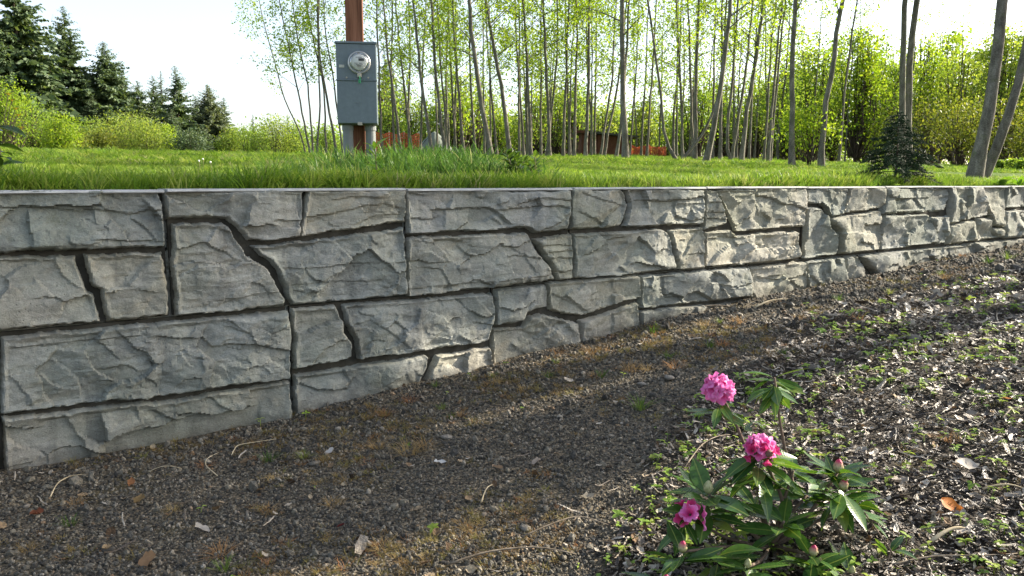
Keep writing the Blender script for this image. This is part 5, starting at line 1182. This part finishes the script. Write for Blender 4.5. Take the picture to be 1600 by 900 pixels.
# low front shoots with buds
for px, py, dy, cl, n_ in ((1066, 862, -.22, False, 11), (1168, 886, -.26, True, 9), (1270, 868, -.18, False, 12), (1040, 915, -.3, False, 8), (1330, 900, -.2, True, 9)):
    p = at_rh(px, py, dy); p[2] = max(p[2], .02); stem([O + [0, 0, .01], at_rh((px + 1205) / 2, py - 8, dy / 2), p], .007, .004); bud(p, (0, -.2, 1), .026 if not cl else .020, cl); whorl(p - [0, 0, .008], (0, 0, 1), n_, .115, (-.25, .6))
# leafy shoots without flowers that fill the middle
for px, py, dy, n_, L in ((1225, 815, -.1, 12, .14), (1180, 790, .06, 10, .13), (1262, 772, .05, 11, .13), (1340, 790, .05, 9, .12), (1120, 870, -.2, 11, .13), (1240, 735, .02, 9, .12)):
    p = at_rh(px, py, dy); p[2] = max(p[2], .03); stem([O, p * .5 + [0, 0, .02], p], .007, .004); whorl(p, (p[0] * .6, p[1] * .6, .5), n_, L, (-.3, .7))
p = at_rh(1392, 860, -.1); part('stem', lambda m: m.tube([at_rh(1385, 885, -.12), p, at_rh(1350, 800, -.05)], .003, 5), [RSTEM], rh); whorl(p, (.3, 0, 1), 4, .075, (.3, 1.2))
# ================================================================== single finds on the ground
def on_ground(px, py, lift=0.0):
    x, y, z = ground_hit(px, py); return (x, y, z + lift)
# leaves that stand out
def leaf_thing(label, px, py, L, c, seed, group=None, cat='leaf'):
    t = NT('fallen_leaf'); f = t.noise(t.n('TexCoord').outputs['Object'], 6, 4); M = t.done(t.ramp(f, [(.3, tuple(k * .7 for k in c)), (.7, c)]), .6, spec=.3, transl=.25, tcol=tuple(min(1, k * 1.3) for k in c))
    me = dead_leaf(seed); me.materials.clear(); me.materials.append(M); r_ = random.Random(seed)
    return tag(obj('fallen_leaf', me, None, on_ground(px, py, .012 + L * .1), (r_.uniform(-.5, .5), r_.uniform(-.5, .3), r_.uniform(0, 6.28)), L), label, cat, group)
leaf_thing('bright orange fallen leaf on the mulch right of the rhododendron', 1486, 800, .075, (.62, .20, .03), 31)
leaf_thing('tan curled leaf at the lower left border of the gravel', 232, 886, .075, (.34, .20, .10), 32); leaf_thing('small tan leaf left of the lowest curled one', 168, 862, .04, (.40, .28, .15), 33); leaf_thing('reddish brown leaf on the gravel near the left border', 58, 808, .06, (.20, .065, .03), 34)
leaf_thing('flat yellow brown leaf on the gravel below the dead straw', 218, 789, .06, (.26, .17, .07), 35); leaf_thing('pale leaf lying on the gravel in front of the brown tuft', 316, 834, .06, (.42, .38, .33), 36); leaf_thing('standing beige leaf in the middle of the gravel', 777, 738, .06, (.38, .27, .18), 37)
leaf_thing('pale crumpled leaf at the start of the mulch', 918, 785, .07, (.33, .29, .22), 38); leaf_thing('pale pink leaf lying on the middle gravel', 838, 728, .06, (.45, .36, .28), 39); leaf_thing('white grey leaf scrap on the gravel below the small stone face', 688, 728, .055, (.55, .55, .54), 40); leaf_thing('whitish scrap near the gravel middle', 515, 711, .05, (.58, .55, .52), 41)
leaf_thing('orange brown leaf at the foot of the wall', 205, 760, .045, (.30, .13, .05), 42); leaf_thing('dark red leaf on the lower gravel', 533, 828, .035, (.12, .015, .015), 43); leaf_thing('small orange leaf high on the mulch at the right', 1573, 629, .05, (.48, .18, .05), 44); leaf_thing('pale bark curl on the mulch below the orange leaf', 1505, 840, .06, (.52, .47, .40), 45); leaf_thing('white bark curl near the lower right corner', 1570, 862, .055, (.60, .56, .48), 46); leaf_thing('long pale bark curl right of the flowering shrub', 1510, 735, .08, (.50, .45, .38), 47); leaf_thing('pale bark flake left of the upright bud pair', 1400, 757, .05, (.52, .47, .42), 48)
# stones
STONE = rand_mat('field_stone', [(0, (.09, .08, .065)), (.5, (.17, .15, .12)), (1, (.26, .24, .21))], .8, .3, 1.6)
for i, (lab, px, py, s_) in enumerate((('smooth brown stone at the upper edge of the mulch', 1268, 578, .038), ('flat brown stone left of the pink flower', 1045, 594, .034), ('pale stone beside the flat brown one', 1003, 602, .022), ('round tan stone near the green tuft on the gravel', 491, 727, .022), ('grey stone half buried near the mulch edge', 822, 828, .020), ('brown stone under the dead grass in the middle', 698, 685, .022), ('dark clod at the upper mulch edge right of the brown stone', 1428, 533, .05), ('pale stone on the lower left gravel', 171, 862, .020))):
    me = pebble(300 + i, 2); me.materials.append(STONE); me.polygons.foreach_set('use_smooth', np.ones(len(me.polygons), bool)); tag(obj('stone', me, None, on_ground(px, py, s_ * .3), (.1, .1, i * 1.3), (s_ * 1.2, s_, s_ * .75)), lab, 'stone')
# straws, twigs
STRAW = wood_mat('dry_straw', (.30, .23, .13), (.45, .37, .24), (.55, .48, .34), (5, 5, 5)); TWIG = wood_mat('dead_twig', (.10, .075, .05), (.20, .16, .115), (.34, .29, .23), (20, 20, 20))
def strand(name, label, pts, r0, m_, cat, lift=.012, arch=.02):
    P = [np.array(on_ground(*p)) for p in pts]; c = P[0].copy(); q = np.linspace(0, 1, 12); tt = np.linspace(0, 1, len(P)); S = np.stack([np.interp(q, tt, [p[i] for p in P]) for i in range(3)], 1); S[1:-1] = .25 * S[:-2] + .5 * S[1:-1] + .25 * S[2:]; S[:, 2] += lift + arch * np.sin(np.pi * q); S -= c
    mb = MB(); mb.tube(S, r0 * .75 * np.linspace(1.1, .5, 12), 6); tag(obj(name, mb.mesh(name, [m_], True), None, tuple(c)), label, cat)
strand('straw', 'pale bent straw lying below the left end of the wall', [(79, 781), (90, 766), (112, 754), (144, 745)], .0035, STRAW, 'straw'); strand('straw', 'curved dry straw at the middle of the left gravel', [(340, 748), (321, 738), (323, 727), (342, 711)], .003, STRAW, 'straw'); strand('straw', 'short dry straw arched near the green tuft', [(362, 715), (370, 706), (386, 703), (432, 690)], .003, STRAW, 'straw'); strand('straw', 'thin straight straw on the left gravel', [(232, 742), (258, 740), (284, 736)], .002, STRAW, 'straw')
strand('twig', 'broken pale twig standing out on the middle gravel', [(752, 790), (760, 776), (770, 762)], .004, STRAW, 'twig'); strand('twig', 'long brown twig along the lower edge of the mulch', [(700, 888), (760, 876), (840, 868), (900, 872)], .005, TWIG, 'twig'); strand('twig', 'forked dark twig left of the flowering shrub', [(815, 845), (860, 832), (905, 818), (950, 826)], .004, TWIG, 'twig'); strand('twig', 'curved grey twig behind the left flowers', [(1070, 735), (1095, 706), (1120, 692), (1142, 684)], .004, TWIG, 'twig'); strand('twig', 'long thin twig across the mulch at the lower right', [(1390, 890), (1450, 884), (1530, 884), (1590, 872)], .004, TWIG, 'twig'); strand('twig', 'pale broken stick on the mulch right of the shrub', [(1455, 852), (1485, 842), (1510, 832)], .009, STRAW, 'stick'); strand('twig', 'grey twig at the right border of the mulch', [(1565, 660), (1580, 650), (1600, 644)], .004, TWIG, 'twig'); strand('twig', 'pale flat stick on the upper gravel below the wall', [(1180, 482), (1205, 476), (1232, 470)], .010, STRAW, 'stick'); strand('twig', 'thin straight stick on the shaded gravel below the wall', [(1075, 487), (1110, 484), (1140, 481)], .006, TWIG, 'stick'); strand('twig', 'stick lying on the mulch right of the orange leaf', [(1535, 770), (1570, 772), (1600, 769)], .005, STRAW, 'stick')
# grass tufts on the gravel
TG = rand_mat('tuft_green', [(0, (.07, .13, .02)), (.5, (.13, .20, .03)), (1, (.24, .27, .06))], .5, .3, 0, .45); TD = rand_mat('tuft_dry', [(0, (.24, .15, .06)), (.5, (.36, .26, .11)), (1, (.42, .20, .09))], .7, .2, 0, .4)
tg = [blades(400 + k, 34, 1, .3, .022, .8, TG, .8) for k in range(3)]; td = [blades(420 + k, 60, 1, .45, .014, 1.0, TD, 1.1) for k in range(3)]
for i, (px, py, s_) in enumerate(((420, 722, .07), (475, 717, .055), (110, 822, .06), (870, 568, .05), (1020, 520, .09), (1045, 560, .07), (940, 590, .07), (1000, 640, .10), (690, 640, .05), (858, 590, .06), (705, 655, .05), (1125, 505, .06), (1310, 470, .08), (1390, 460, .08), (1575, 405, .13), (1545, 412, .11), (1110, 543, .07), (1225, 555, .06), (350, 893, .06), (1470, 430, .07), (680, 605, .05), (770, 590, .05))):
    tag(obj('grass_tuft', tg[i % 3], None, on_ground(px, py), (0, 0, i * 1.1), s_), 'small green grass tuft growing on the gravel strip', 'grass tuft', 'green grass tufts on the gravel')
for i, (px, py, s_) in enumerate(((345, 868, .07), (640, 710, .09), (665, 700, .07), (590, 700, .06), (735, 830, .06), (600, 860, .06), (320, 730, .05), (640, 628, .06), (600, 650, .06), (780, 600, .08), (925, 553, .08), (930, 590, .06), (870, 553, .07), (985, 580, .09), (1055, 575, .08), (1010, 578, .07), (820, 610, .06), (1155, 505, .09), (1100, 510, .09), (1130, 540, .07), (1210, 560, .06), (1280, 545, .08), (1480, 437, .10), (1500, 470, .07), (1420, 487, .08), (1340, 500, .07), (1250, 500, .07), (1480, 690, .06), (120, 790, .05), (45, 862, .05), (270, 800, .05), (520, 790, .05), (420, 800, .05), (720, 650, .05))):
    tag(obj('dry_tuft', td[i % 3], None, on_ground(px, py), (0, 0, i * 1.7), s_), 'dry tan grass tuft flattened on the gravel strip', 'grass tuft', 'dry grass tufts on the gravel')
